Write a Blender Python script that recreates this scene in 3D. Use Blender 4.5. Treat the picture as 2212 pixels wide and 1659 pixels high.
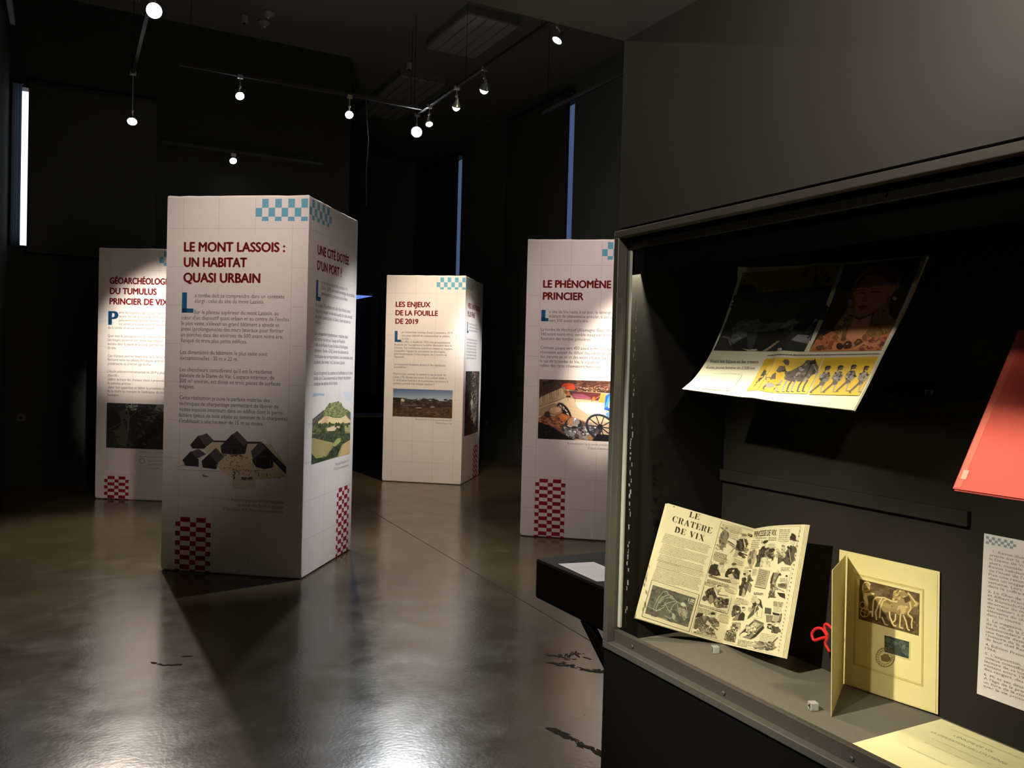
import bpy, bmesh, math, random
import numpy as np
from mathutils import Vector, Matrix

scene = bpy.context.scene
for o in list(bpy.data.objects):
    bpy.data.objects.remove(o, do_unlink=True)
COL = scene.collection
PI = math.pi

# ------------------------------------------------------------------ camera
# world axes: +X across the hall to the right-hand wall, +Y down the hall, Z up
cam_d = bpy.data.cameras.new('camera')
cam = bpy.data.objects.new('camera', cam_d)
COL.objects.link(cam)
cam_d.sensor_fit = 'HORIZONTAL'
cam_d.sensor_width = 36.0
cam_d.lens = 1800.0 / 2212.0 * 36.0
cam_d.clip_start = 0.02
cam_d.clip_end = 120
_yaw, _roll, _pitch = math.radians(28.3), math.atan(.027), math.atan(35.0 / 1800.0)
_wr = Vector((math.cos(_yaw), -math.sin(_yaw), 0))
_f0 = Vector((math.sin(_yaw), math.cos(_yaw), 0))
_u0 = Vector((0, 0, 1))
_f = math.cos(_pitch) * _f0 - math.sin(_pitch) * _u0
_up = math.cos(_pitch) * _u0 + math.sin(_pitch) * _f0
_r = math.cos(_roll) * _wr + math.sin(_roll) * _up
_u = -math.sin(_roll) * _wr + math.cos(_roll) * _up
_m = Matrix((( _r.x, _u.x, -_f.x, 0), (_r.y, _u.y, -_f.y, 0), (_r.z, _u.z, -_f.z, 1.5), (0, 0, 0, 1)))
cam.matrix_world = _m
scene.camera = cam

# ------------------------------------------------------------------ world, exposure
world = bpy.data.worlds.new('dim_hall')
scene.world = world
world.use_nodes = True
bg = world.node_tree.nodes['Background']
bg.inputs[0].default_value = (0.85, 0.92, 1.0, 1)
bg.inputs[1].default_value = 0.03
vs = scene.view_settings
vs.view_transform = 'Standard'
vs.look = 'None'
vs.exposure = 0.0
vs.gamma = 1.0
vs.use_curve_mapping = False
scene.cycles.max_bounces = 8
scene.cycles.diffuse_bounces = 4
scene.cycles.glossy_bounces = 4
scene.cycles.transparent_max_bounces = 12
scene.cycles.sample_clamp_indirect = 4.0
scene.cycles.caustics_reflective = False
scene.cycles.caustics_refractive = False
scene.cycles.use_denoising = True

WARM = (1.0, 0.83, 0.62)
NEUT = (1.0, 0.90, 0.78)
COOL = (0.93, 0.97, 1.0)

def spot(name, loc, aim, power, size=40, blend=.6, col=NEUT, radius=.035, parent=None):
    d = bpy.data.lights.new(name, 'SPOT')
    d.energy = power
    d.spot_size = math.radians(size)
    d.spot_blend = blend
    d.color = col
    d.shadow_soft_size = radius
    o = bpy.data.objects.new(name, d)
    COL.objects.link(o)
    o.location = loc
    o.rotation_euler = (Vector(aim) - Vector(loc)).to_track_quat('-Z', 'Y').to_euler()
    if parent:
        o.parent = parent
        o.matrix_parent_inverse = Matrix.Translation(-Vector(parent.location))
    return o

# ------------------------------------------------------------------ materials
def lin(c):
    r = []
    for x in c[:3]:
        x = x / 255.0
        r.append(x / 12.92 if x <= .04045 else ((x + .055) / 1.055) ** 2.4)
    return tuple(r)

_mats = {}
def mat(name, c=(128, 128, 128), rough=.6, metal=0.0, spec=.5, noise=0.0, nscale=8.0, bump=0.0, bscale=60.0, emit=None, estr=0.0, coat=0.0):
    if name in _mats:
        return _mats[name]
    m = bpy.data.materials.new(name)
    m.use_nodes = True
    nt = m.node_tree
    b = nt.nodes['Principled BSDF']
    base = lin(c) + (1,)
    b.inputs['Base Color'].default_value = base
    b.inputs['Roughness'].default_value = rough
    b.inputs['Metallic'].default_value = metal
    b.inputs['Specular IOR Level'].default_value = spec
    b.inputs['Coat Weight'].default_value = coat
    tc = nt.nodes.new('ShaderNodeTexCoord')
    if noise > 0:
        n = nt.nodes.new('ShaderNodeTexNoise')
        n.inputs['Scale'].default_value = nscale
        n.inputs['Detail'].default_value = 5
        nt.links.new(tc.outputs['Object'], n.inputs['Vector'])
        r = nt.nodes.new('ShaderNodeMapRange')
        r.inputs['To Min'].default_value = 1 - noise
        r.inputs['To Max'].default_value = 1 + noise
        r.inputs['From Min'].default_value = .25
        r.inputs['From Max'].default_value = .75
        nt.links.new(n.outputs['Fac'], r.inputs['Value'])
        mx = nt.nodes.new('ShaderNodeVectorMath')
        mx.operation = 'SCALE'
        mx.inputs[0].default_value = base[:3]
        nt.links.new(r.outputs['Result'], mx.inputs['Scale'])
        nt.links.new(mx.outputs['Vector'], b.inputs['Base Color'])
    if bump > 0:
        n2 = nt.nodes.new('ShaderNodeTexNoise')
        n2.inputs['Scale'].default_value = bscale
        n2.inputs['Detail'].default_value = 4
        nt.links.new(tc.outputs['Object'], n2.inputs['Vector'])
        bp = nt.nodes.new('ShaderNodeBump')
        bp.inputs['Strength'].default_value = bump
        bp.inputs['Distance'].default_value = .01
        nt.links.new(n2.outputs['Fac'], bp.inputs['Height'])
        nt.links.new(bp.outputs['Normal'], b.inputs['Normal'])
    if emit:
        b.inputs['Emission Color'].default_value = lin(emit) + (1,)
        b.inputs['Emission Strength'].default_value = estr
    _mats[name] = m
    return m

def print_mat(name, rough=.6, noise=.04, nscale=300.0, spec=.3):
    """ink on paper or cloth: colour comes from the drawn shapes"""
    if name in _mats:
        return _mats[name]
    m = bpy.data.materials.new(name)
    m.use_nodes = True
    nt = m.node_tree
    b = nt.nodes['Principled BSDF']
    b.inputs['Roughness'].default_value = rough
    b.inputs['Specular IOR Level'].default_value = spec
    a = nt.nodes.new('ShaderNodeAttribute')
    a.attribute_name = 'col'
    tc = nt.nodes.new('ShaderNodeTexCoord')
    n = nt.nodes.new('ShaderNodeTexNoise')
    n.inputs['Scale'].default_value = nscale
    nt.links.new(tc.outputs['Object'], n.inputs['Vector'])
    r = nt.nodes.new('ShaderNodeMapRange')
    r.inputs['From Min'].default_value = .3
    r.inputs['From Max'].default_value = .7
    r.inputs['To Min'].default_value = 1 - noise
    r.inputs['To Max'].default_value = 1 + noise
    nt.links.new(n.outputs['Fac'], r.inputs['Value'])
    mx = nt.nodes.new('ShaderNodeVectorMath')
    mx.operation = 'SCALE'
    nt.links.new(a.outputs['Color'], mx.inputs[0])
    nt.links.new(r.outputs['Result'], mx.inputs['Scale'])
    nt.links.new(mx.outputs['Vector'], b.inputs['Base Color'])
    _mats[name] = m
    return m

def glass_mat():
    m = bpy.data.materials.new('clear_glass')
    m.use_nodes = True
    nt = m.node_tree
    nt.nodes.remove(nt.nodes['Principled BSDF'])
    out = nt.nodes['Material Output']
    tr = nt.nodes.new('ShaderNodeBsdfTransparent')
    tr.inputs[0].default_value = (.97, .98, .975, 1)
    gl = nt.nodes.new('ShaderNodeBsdfGlossy')
    gl.inputs['Roughness'].default_value = .03
    fr = nt.nodes.new('ShaderNodeFresnel')
    fr.inputs['IOR'].default_value = 1.25
    mx = nt.nodes.new('ShaderNodeMixShader')
    geo = nt.nodes.new('ShaderNodeNewGeometry')      # reflect only where light enters a face, not inside the pane
    inv = nt.nodes.new('ShaderNodeMath')
    inv.operation = 'SUBTRACT'
    inv.inputs[0].default_value = 1.0
    nt.links.new(geo.outputs['Backfacing'], inv.inputs[1])
    mu = nt.nodes.new('ShaderNodeMath')
    mu.operation = 'MULTIPLY'
    nt.links.new(fr.outputs[0], mu.inputs[0])
    nt.links.new(inv.outputs[0], mu.inputs[1])
    nt.links.new(mu.outputs[0], mx.inputs[0])
    nt.links.new(tr.outputs[0], mx.inputs[1])
    nt.links.new(gl.outputs[0], mx.inputs[2])
    nt.links.new(mx.outputs[0], out.inputs['Surface'])
    return m

def floor_mat():
    m = bpy.data.materials.new('polished_concrete')
    m.use_nodes = True
    nt = m.node_tree
    b = nt.nodes['Principled BSDF']
    tc = nt.nodes.new('ShaderNodeTexCoord')
    n = nt.nodes.new('ShaderNodeTexNoise')
    n.inputs['Scale'].default_value = .9
    n.inputs['Detail'].default_value = 7
    n.inputs['Roughness'].default_value = .6
    nt.links.new(tc.outputs['Object'], n.inputs['Vector'])
    cr = nt.nodes.new('ShaderNodeValToRGB')
    cr.color_ramp.elements[0].position = .3
    cr.color_ramp.elements[0].color = lin((54, 48, 34)) + (1,)
    cr.color_ramp.elements[1].position = .7
    cr.color_ramp.elements[1].color = lin((72, 64, 45)) + (1,)
    nt.links.new(n.outputs['Fac'], cr.inputs['Fac'])
    # dry pale scuffs with a shape of their own
    n3 = nt.nodes.new('ShaderNodeTexNoise')
    n3.inputs['Scale'].default_value = 3.2
    n3.inputs['Detail'].default_value = 9
    n3.inputs['Roughness'].default_value = .7
    nt.links.new(tc.outputs['Object'], n3.inputs['Vector'])
    r3 = nt.nodes.new('ShaderNodeMapRange')
    r3.inputs['From Min'].default_value = .60
    r3.inputs['From Max'].default_value = .75
    nt.links.new(n3.outputs['Fac'], r3.inputs['Value'])
    mx = nt.nodes.new('ShaderNodeMix')
    mx.data_type = 'RGBA'
    nt.links.new(r3.outputs['Result'], mx.inputs['Factor'])
    nt.links.new(cr.outputs['Color'], mx.inputs['A'])
    mx.inputs['B'].default_value = lin((86, 77, 57)) + (1,)
    nt.links.new(mx.outputs['Result'], b.inputs['Base Color'])
    rr = nt.nodes.new('ShaderNodeMapRange')
    rr.inputs['From Min'].default_value = .35
    rr.inputs['From Max'].default_value = .75
    rr.inputs['To Min'].default_value = .17
    rr.inputs['To Max'].default_value = .26
    nt.links.new(n3.outputs['Fac'], rr.inputs['Value'])
    nt.links.new(rr.outputs['Result'], b.inputs['Roughness'])
    b.inputs['Specular IOR Level'].default_value = .5
    n2 = nt.nodes.new('ShaderNodeTexNoise')
    n2.inputs['Scale'].default_value = 55
    n2.inputs['Detail'].default_value = 3
    nt.links.new(tc.outputs['Object'], n2.inputs['Vector'])
    bp = nt.nodes.new('ShaderNodeBump')
    bp.inputs['Strength'].default_value = .07
    bp.inputs['Distance'].default_value = .006
    nt.links.new(n2.outputs['Fac'], bp.inputs['Height'])
    nt.links.new(bp.outputs['Normal'], b.inputs['Normal'])
    return m

BLACKWALL = mat('matt_black_wall_paint', (40, 42, 40), .8, noise=.08, nscale=2, spec=.3)
SIDEWALL = mat('lifted_black_wall_paint', (82, 86, 84), .85, noise=.08, nscale=2, spec=.2)  # the same black paint, colour raised to stand in for lens flare
CEIL = mat('matt_black_ceiling_paint', (96, 99, 96), .9, noise=.08, nscale=1.5, spec=.2)
CASEWALL = mat('charcoal_wall_paint', (72, 72, 68), .75, noise=.06, nscale=3, spec=.35)
SOFFIT = mat('grey_soffit_paint', (150, 154, 152), .85, noise=.04, nscale=3, spec=.2)
BLACK = mat('black_lacquer', (22, 19, 16), .8, spec=.08, noise=.06, nscale=6)
BLACKMAT = mat('black_cloth', (30, 29, 26), .9, noise=.08, nscale=40, spec=.15)
FELT = mat('grey_felt', (106, 101, 90), .95, noise=.05, nscale=90, spec=.1)
BACKP = mat('dark_grey_case_lining', (47, 44, 37), .9, noise=.05, nscale=25, spec=.12)
METAL = mat('brushed_grey_metal', (114, 112, 104), .48, metal=.6, noise=.05, nscale=40)
METAL2 = mat('dull_grey_metal', (92, 89, 81), .5, metal=.5, noise=.06, nscale=40)
STEEL = mat('bright_steel', (205, 205, 200), .25, metal=1.0)
CHROME = mat('lamp_housing_silver', (215, 212, 204), .3, metal=.8)
WHITEP = mat('white_plastic', (226, 226, 218), .4)
TRACK = mat('dark_grey_track', (40, 40, 39), .5, metal=.3)
FABRIC = mat('white_stretched_fabric', (232, 222, 218), .8, noise=.025, nscale=14, bump=.12, bscale=500, spec=.2)
INK = print_mat('printed_ink', .75, .03, 200, .2)
PAPER = print_mat('printed_paper', .65, .03, 260, .25)
GLASS = glass_mat()

# ------------------------------------------------------------------ objects
def link(o, parent=None):
    COL.objects.link(o)
    if parent:
        o.parent = parent
    return o

def tag(o, label=None, cat=None, group=None, kind=None):
    if label: o['label'] = label
    if cat: o['category'] = cat
    if group: o['group'] = group
    if kind: o['kind'] = kind
    return o

def empty(name, loc, rz=0.0):
    o = bpy.data.objects.new(name, None)
    o.empty_display_size = .1
    COL.objects.link(o)
    o.location = loc
    o.rotation_euler = (0, 0, rz)
    return o

def copy_tree(o, parent=None):
    c = o.copy()
    COL.objects.link(c)
    c.parent = parent
    for ch in [x for x in bpy.data.objects if x.parent == o]:
        copy_tree(ch, c)
    return c

class MB:
    """collects shapes and links them as one mesh object"""
    def __init__(s):
        s.bm = bmesh.new()
    def hull8(s, p):
        v = [s.bm.verts.new(q) for q in p]
        for f in ((0, 3, 2, 1), (4, 5, 6, 7), (0, 1, 5, 4), (1, 2, 6, 5), (2, 3, 7, 6), (3, 0, 4, 7)):
            s.bm.faces.new([v[i] for i in f])
        return s
    def box(s, x0, x1, y0, y1, z0, z1):
        return s.hull8([(x0, y0, z0), (x1, y0, z0), (x1, y1, z0), (x0, y1, z0), (x0, y0, z1), (x1, y0, z1), (x1, y1, z1), (x0, y1, z1)])
    def tube(s, a, b, r, n=12, r2=None, cap=True):
        a, b = Vector(a), Vector(b)
        d = (b - a).normalized()
        t = Vector((0, 0, 1)) if abs(d.z) < .9 else Vector((1, 0, 0))
        e = d.cross(t).normalized()
        g = d.cross(e)
        r2 = r if r2 is None else r2
        A = [s.bm.verts.new(a + (e * math.cos(2 * PI * i / n) + g * math.sin(2 * PI * i / n)) * r) for i in range(n)]
        B = [s.bm.verts.new(b + (e * math.cos(2 * PI * i / n) + g * math.sin(2 * PI * i / n)) * r2) for i in range(n)]
        for i in range(n):
            s.bm.faces.new((A[i], A[(i + 1) % n], B[(i + 1) % n], B[i]))
        if cap:
            s.bm.faces.new(A[::-1])
            s.bm.faces.new(B)
        return s
    def path(s, pts, r, n=8):
        pts = [Vector(p) for p in pts]
        rings = []
        for i, p in enumerate(pts):
            d = (pts[min(i + 1, len(pts) - 1)] - pts[max(i - 1, 0)]).normalized()
            t = Vector((0, 0, 1)) if abs(d.z) < .9 else Vector((1, 0, 0))
            e = d.cross(t).normalized()
            g = d.cross(e)
            rings.append([s.bm.verts.new(p + (e * math.cos(2 * PI * k / n) + g * math.sin(2 * PI * k / n)) * r) for k in range(n)])
        for a, b in zip(rings, rings[1:]):
            for k in range(n):
                s.bm.faces.new((a[k], a[(k + 1) % n], b[(k + 1) % n], b[k]))
        s.bm.faces.new(rings[0][::-1])
        s.bm.faces.new(rings[-1])
        return s
    def lathe(s, prof, o=(0, 0, 0), ax=(0, 0, 1), n=24):
        o, d = Vector(o), Vector(ax).normalized()
        t = Vector((0, 0, 1)) if abs(d.z) < .9 else Vector((1, 0, 0))
        e = d.cross(t).normalized()
        g = d.cross(e)
        rings = []
        for r, h in prof:
            rings.append([s.bm.verts.new(o + d * h + (e * math.cos(2 * PI * k / n) + g * math.sin(2 * PI * k / n)) * max(r, 1e-5)) for k in range(n)])
        for a, b in zip(rings, rings[1:]):
            for k in range(n):
                s.bm.faces.new((a[k], a[(k + 1) % n], b[(k + 1) % n], b[k]))
        return s
    def sheet(s, rows, th=0.0):
        """grid of points, optional thickness along its normal"""
        V = [[s.bm.verts.new(p) for p in r] for r in rows]
        fs = []
        for a, b in zip(V, V[1:]):
            for k in range(len(a) - 1):
                fs.append(s.bm.faces.new((a[k], b[k], b[k + 1], a[k + 1])))
        if th:
            bmesh.ops.solidify(s.bm, geom=fs, thickness=th)
        return s
    def build(s, name, m, parent=None, bevel=0.0, smooth=False, seg=2):
        bmesh.ops.recalc_face_normals(s.bm, faces=s.bm.faces)
        me = bpy.data.meshes.new(name)
        s.bm.to_mesh(me)
        s.bm.free()
        me.materials.append(m)
        if smooth:
            for p in me.polygons:
                p.use_smooth = True
        o = bpy.data.objects.new(name, me)
        link(o, parent)
        if bevel:
            b = o.modifiers.new('soft_edges', 'BEVEL')
            b.width = bevel
            b.segments = seg
            b.limit_method = 'ANGLE'
        return o

def structure(o, label=None):
    o['kind'] = 'structure'
    if label: o['label'] = label
    return o

# ------------------------------------------------------------------ lettering and print
_glyphs = {}
def glyphs(txt, bold=0.0, res=3):
    k = (txt, bold, res)
    if k in _glyphs:
        return _glyphs[k]
    cu = bpy.data.curves.new('lettering', 'FONT')
    cu.body = txt
    cu.size = 1.0
    cu.resolution_u = res
    cu.offset = bold
    ob = bpy.data.objects.new('lettering', cu)
    me = ob.to_mesh()
    vs_ = [(v.co.x, v.co.y) for v in me.vertices]
    fs_ = [tuple(p.vertices) for p in me.polygons]
    ob.to_mesh_clear()
    bpy.data.objects.remove(ob)
    bpy.data.curves.remove(cu)
    _glyphs[k] = (vs_, fs_)
    return _glyphs[k]

def _cap():
    v, f = glyphs('H', 0, 2)
    return max(p[1] for p in v)
CAP = _cap()

def homography(src, dst):
    A = []
    b = []
    for (x, y), (X, Y) in zip(src, dst):
        A.append([x, y, 1, 0, 0, 0, -X * x, -X * y]); b.append(X)
        A.append([0, 0, 0, x, y, 1, -Y * x, -Y * y]); b.append(Y)
    h = np.linalg.solve(np.array(A, float), np.array(b, float))
    return np.append(h, 1).reshape(3, 3)

class Print:
    """flat artwork in sheet coordinates (metres from the top left corner, y down).
    corr lists four reference points (drawing x, drawing y) with their place on the sheet."""
    def __init__(s, corr=None, seed=1):
        s.Hm = homography([c[0] for c in corr], [c[1] for c in corr]) if corr else None
        s.o = (0, 0); s.sc = 1.0
        s.items = []
        s.lay = 0
        s.rnd = random.Random(seed)
        s.bounds = None
    def view(s, ox, oy, sc):
        s.o = (ox, oy); s.sc = sc
        return s
    def T(s, p):
        x, y = s.o[0] + p[0] / s.sc, s.o[1] + p[1] / s.sc
        if s.Hm is None:
            return (x, y)
        w = s.Hm @ np.array([x, y, 1.0])
        return (w[0] / w[2], w[1] / w[2])
    def clip(s, pts=None):
        """keep what follows inside the box of these points"""
        q = [s.T(p) for p in pts] if pts else None
        s.bounds = (min(a for a, b in q), min(b for a, b in q), max(a for a, b in q), max(b for a, b in q)) if q else None
        return s
    def raw(s, vs_, fs_, c, up=True):
        if up: s.lay += 1
        q = [s.T(p) for p in vs_]
        if s.bounds:
            x0, y0, x1, y1 = s.bounds
            q = [(min(max(a, x0), x1), min(max(b, y0), y1)) for a, b in q]
        s.items.append((q, fs_, lin(c), s.lay))
        return s
    def poly(s, pts, c, up=True):
        return s.raw(pts, [tuple(range(len(pts)))], c, up)
    def rect(s, x0, y0, x1, y1, c, up=True):
        return s.poly([(x0, y0), (x1, y0), (x1, y1), (x0, y1)], c, up)
    def ell(s, cx, cy, rx, ry, c, rot=0, n=18, up=True):
        a = math.radians(rot)
        return s.poly([(cx + rx * math.cos(t) * math.cos(a) - ry * math.sin(t) * math.sin(a), cy + rx * math.cos(t) * math.sin(a) + ry * math.sin(t) * math.cos(a)) for t in [2 * PI * k / n for k in range(n)]], c, up)
    def blob(s, cx, cy, rx, ry, c, rot=0, n=11, j=.25, up=True):
        a = math.radians(rot)
        P = []
        for k in range(n):
            t = 2 * PI * k / n
            q = 1 + s.rnd.uniform(-j, j)
            x, y = rx * q * math.cos(t), ry * q * math.sin(t)
            P.append((cx + x * math.cos(a) - y * math.sin(a), cy + x * math.sin(a) + y * math.cos(a)))
        return s.poly(P, c, up)
    def line(s, pts, w, c, up=True, close=False):
        if up: s.lay += 1
        if close: pts = list(pts) + [pts[0]]
        for (x0, y0), (x1, y1) in zip(pts, pts[1:]):
            L = math.hypot(x1 - x0, y1 - y0) or 1e-9
            nx, ny = -(y1 - y0) / L * w / 2, (x1 - x0) / L * w / 2
            s.raw([(x0 + nx, y0 + ny), (x1 + nx, y1 + ny), (x1 - nx, y1 - ny), (x0 - nx, y0 - ny)], [(0, 1, 2, 3)], c, False)
        return s
    def ring(s, cx, cy, rx, ry, w, c, a0=0, a1=360, rot=0, n=24):
        r = math.radians(rot)
        P = []
        for k in range(n + 1):
            t = math.radians(a0 + (a1 - a0) * k / n)
            x, y = rx * math.cos(t), ry * math.sin(t)
            P.append((cx + x * math.cos(r) - y * math.sin(r), cy + x * math.sin(r) + y * math.cos(r)))
        return s.line(P, w, c)
    def speckle(s, x0, y0, x1, y1, n, r, cols, stretch=1.0, rot=0, j=.35):
        """loose brush marks"""
        s.lay += 1
        for _ in range(n):
            q = r * s.rnd.uniform(.4, 1.4)
            if _ % 12 == 0: s.lay += 1
            s.blob(s.rnd.uniform(x0, x1), s.rnd.uniform(y0, y1), q * stretch, q, s.rnd.choice(cols), rot + s.rnd.uniform(-20, 20), 7, j, False)
        return s
    def speckle_in(s, pts, n, r, cols, stretch=1.0, rot=0):
        xs = [p[0] for p in pts]; ys = [p[1] for p in pts]
        s.lay += 1
        k = t = 0
        while k < n and t < n * 30:
            t += 1
            x, y = s.rnd.uniform(min(xs), max(xs)), s.rnd.uniform(min(ys), max(ys))
            ins = False
            for (xa, ya), (xb, yb) in zip(pts, pts[1:] + pts[:1]):
                if (ya > y) != (yb > y) and x < (xb - xa) * (y - ya) / (yb - ya) + xa:
                    ins = not ins
            if ins:
                if k % 12 == 0: s.lay += 1
                q = r * s.rnd.uniform(.4, 1.4)
                s.blob(x, y, q * stretch, q, s.rnd.choice(cols), rot + s.rnd.uniform(-20, 20), 7, .35, False)
                k += 1
        return s
    def text(s, txt, p0, p1, up, c, bold=0.0, res=3):
        """baseline from p0 to p1 (p1 None: natural width), up = vector of the cap height"""
        v, f = glyphs(txt, bold, res)
        if not v: return s
        hx = math.hypot(*up) / CAP
        x0 = min(a for a, b in v); x1 = max(a for a, b in v)
        if p1 is None:
            L = math.hypot(*up)
            dx, dy = -up[1] / L * hx, up[0] / L * hx
        else:
            dx, dy = (p1[0] - p0[0]) / (x1 - x0), (p1[1] - p0[1]) / (x1 - x0)
        ux, uy = up[0] / CAP, up[1] / CAP
        return s.raw([(p0[0] + (a - x0) * dx + b * ux, p0[1] + (a - x0) * dy + b * uy) for a, b in v], f, c)
    def fake_lines(s, p0, p1, down, n, w, c, gap=.0, last=1.0, fill=.82):
        """rows of tiny print too small to read: broken dashes of word length"""
        s.lay += 1
        L = math.hypot(p1[0] - p0[0], p1[1] - p0[1])
        ex, ey = (p1[0] - p0[0]) / L, (p1[1] - p0[1]) / L
        nx, ny = -ey, ex
        for k in range(n):
            x = 0.0
            end = L * (last if k == n - 1 else s.rnd.uniform(.93, 1.0))
            while x < end:
                q = min(s.rnd.uniform(1.6, 6.0) * w, end - x)
                if q < .4 * w: break
                bx, by = p0[0] + down[0] * k + ex * x, p0[1] + down[1] * k + ey * x
                h = w * s.rnd.uniform(.42, .6) * fill
                s.raw([(bx - nx * h, by - ny * h), (bx + ex * q - nx * h, by + ey * q - ny * h), (bx + ex * q + nx * h, by + ey * q + ny * h), (bx + nx * h, by + ny * h)], [(0, 1, 2, 3)], c, False)
                x += q + w * .75
        return s
    def build(s, name, parent, mp, m=None, dz=1e-4, lift=0.0, cuts=None):
        bm = bmesh.new()
        cl = bm.loops.layers.float_color.new('col')
        for q, fs_, c, lay in s.items:
            V = [bm.verts.new((x, y, lay)) for x, y in q]
            for f in fs_:
                try:
                    fc = bm.faces.new([V[i] for i in f])
                except ValueError:
                    continue
                for lp in fc.loops:
                    lp[cl] = (c[0], c[1], c[2], 1)
        big = [f for f in bm.faces if len(f.verts) > 4]
        if big:
            bmesh.ops.triangulate(bm, faces=big)
        if cuts:
            for ax, vals in cuts:
                for v in vals:
                    bmesh.ops.bisect_plane(bm, geom=bm.verts[:] + bm.edges[:] + bm.faces[:], plane_co=(v if ax == 0 else 0, v if ax == 1 else 0, 0), plane_no=(1, 0, 0) if ax == 0 else (0, 1, 0))
        for v in bm.verts:
            v.co = mp(v.co.x, v.co.y, lift + v.co.z * dz)
        me = bpy.data.meshes.new(name)
        bm.to_mesh(me)
        bm.free()
        me.materials.append(m or INK)
        o = bpy.data.objects.new(name, me)
        return link(o, parent)

# ================================================================== SETTING
HALL_X0, HALL_X1, HALL_Y0, BACK_Y, FAR_Y, CEIL_Z = -.58, 6.25, -3.0, 11.0, 16.0, 5.6

fl = MB().box(-.8, 9.5, -3.2, 22.5, -.12, 0).build('floor', floor_mat())
structure(fl, 'polished brown concrete floor')
structure(MB().box(-.8, 9.5, -3.2, 22.5, CEIL_Z, CEIL_Z + .15).build('ceiling', CEIL), 'black painted ceiling')
structure(MB().box(-.75, HALL_X0, -3.2, BACK_Y + .2, 0, CEIL_Z).build('wall_left', BLACKWALL))
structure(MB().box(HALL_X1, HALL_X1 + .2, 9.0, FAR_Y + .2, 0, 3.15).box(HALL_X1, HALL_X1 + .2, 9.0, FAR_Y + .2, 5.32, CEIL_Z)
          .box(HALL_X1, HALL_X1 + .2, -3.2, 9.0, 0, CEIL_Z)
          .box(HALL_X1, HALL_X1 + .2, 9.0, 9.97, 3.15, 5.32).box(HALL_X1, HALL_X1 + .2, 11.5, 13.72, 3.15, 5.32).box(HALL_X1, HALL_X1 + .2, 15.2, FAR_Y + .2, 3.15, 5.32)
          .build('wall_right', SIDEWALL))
# back wall of the hall, left part, with a tall slit window beside the corner
structure(MB().box(-.58, 3.35, BACK_Y, BACK_Y + .2, 0, 2.74).box(-.58, 3.35, BACK_Y, BACK_Y + .2, 4.52, CEIL_Z)
          .box(-.58, -.53, BACK_Y, BACK_Y + .2, 2.74, 4.52).box(.9, 3.35, BACK_Y, BACK_Y + .2, 2.74, 4.52)
          .build('wall_back', BLACKWALL))
structure(MB().box(3.15, 3.35, BACK_Y + .2, FAR_Y, 0, CEIL_Z).build('wall_return', BLACKWALL))
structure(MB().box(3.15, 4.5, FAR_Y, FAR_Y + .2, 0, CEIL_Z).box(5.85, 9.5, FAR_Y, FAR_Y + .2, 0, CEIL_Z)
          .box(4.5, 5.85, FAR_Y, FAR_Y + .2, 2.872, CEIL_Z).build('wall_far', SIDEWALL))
# room glimpsed through the far opening
structure(MB().box(2.6, 9.5, 22.0, 22.2, 0, CEIL_Z).build('wall_beyond', BLACKWALL))
structure(MB().box(5.48, 5.6, FAR_Y + .21, 20.5, .9, 2.872).build('wall_partition', mat('slate_partition_paint', (84, 92, 88), .8, spec=.2)))
structure(MB().box(3.2, 3.35, FAR_Y + .2, 22.0, 0, CEIL_Z).build('wall_beyond_left', BLACKWALL))
DAY = mat('daylit_pane', (120, 160, 255), .5, emit=(118, 158, 255), estr=.8)
DAYS = mat('shaded_daylit_pane', (130, 150, 190), .5, emit=(118, 146, 205), estr=.3)
DAYW = mat('bright_daylit_pane', (235, 243, 255), .5, emit=(228, 240, 255), estr=2.2)
structure(MB().box(4.4, 7.4, 21.9, 21.98, 2.5, 4.6).build('window_4', DAY), 'blue daylit window of the room beyond')
# windows of the hall: bright panes at the back of deep openings, nearly closed off by black panels
structure(MB().box(-.55, .92, BACK_Y + .17, BACK_Y + .19, 2.72, 4.54).build('window_1', DAYW), 'tall window with a bright slit of daylight')
structure(MB().box(HALL_X1 + .17, HALL_X1 + .19, 9.95, 11.52, 3.13, 5.34).build('window_2', DAYS), 'tall window behind a blackout panel, nearer')
structure(MB().box(HALL_X1 + .17, HALL_X1 + .19, 13.70, 15.22, 3.13, 5.34).build('window_3', DAYS), 'tall window behind a blackout panel, farther')

PANEL = mat('blackout_panel_cloth', (58, 60, 58), .9, noise=.05, nscale=5, spec=.15)
def blackout(x0, x1, y0, y1, z0, z1, lab, rail_axis):
    e = empty('blackout_panel', ((x0 + x1) / 2, (y0 + y1) / 2, z0))
    ox, oy, oz = e.location
    MB().box(x0 - ox, x1 - ox, y0 - oy, y1 - oy, 0, z1 - z0).build('panel', PANEL, e, .004)
    if rail_axis == 1:
        MB().box(x0 - ox - .02, HALL_X1 - ox, y0 - oy, y1 - oy, z1 - z0, z1 - z0 + .045).build('top_rail', TRACK, e, .004)
        MB().box(x0 - ox - .012, x0 - ox - .001, y0 - oy, y1 - oy, -.012, 0).build('bottom_bar', METAL2, e)
    else:
        MB().box(x0 - ox, x1 - ox, y0 - oy - .02, BACK_Y - oy, z1 - z0, z1 - z0 + .045).build('top_rail', TRACK, e, .004)
    tag(e, lab, 'window panel', 'blackout panels over the tall windows')
    return e
blackout(6.12, 6.16, 9.95, 11.75, 3.05, 5.36, 'nearer black window panel with a blue slit at its edge, above the PRINCIER tower', 1)
blackout(6.12, 6.16, 13.67, 15.4, 3.05, 5.27, 'farther black window panel, its blue slit above the FOUILLE DE 2019 tower', 1)
blackout(-.392, .95, BACK_Y - .06, BACK_Y - .02, 2.66, 4.55, 'tall black panel beside the bright slit window in the left corner', 0)
cu = empty('curtain', (-.458, BACK_Y - .03, 2.72))
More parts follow.
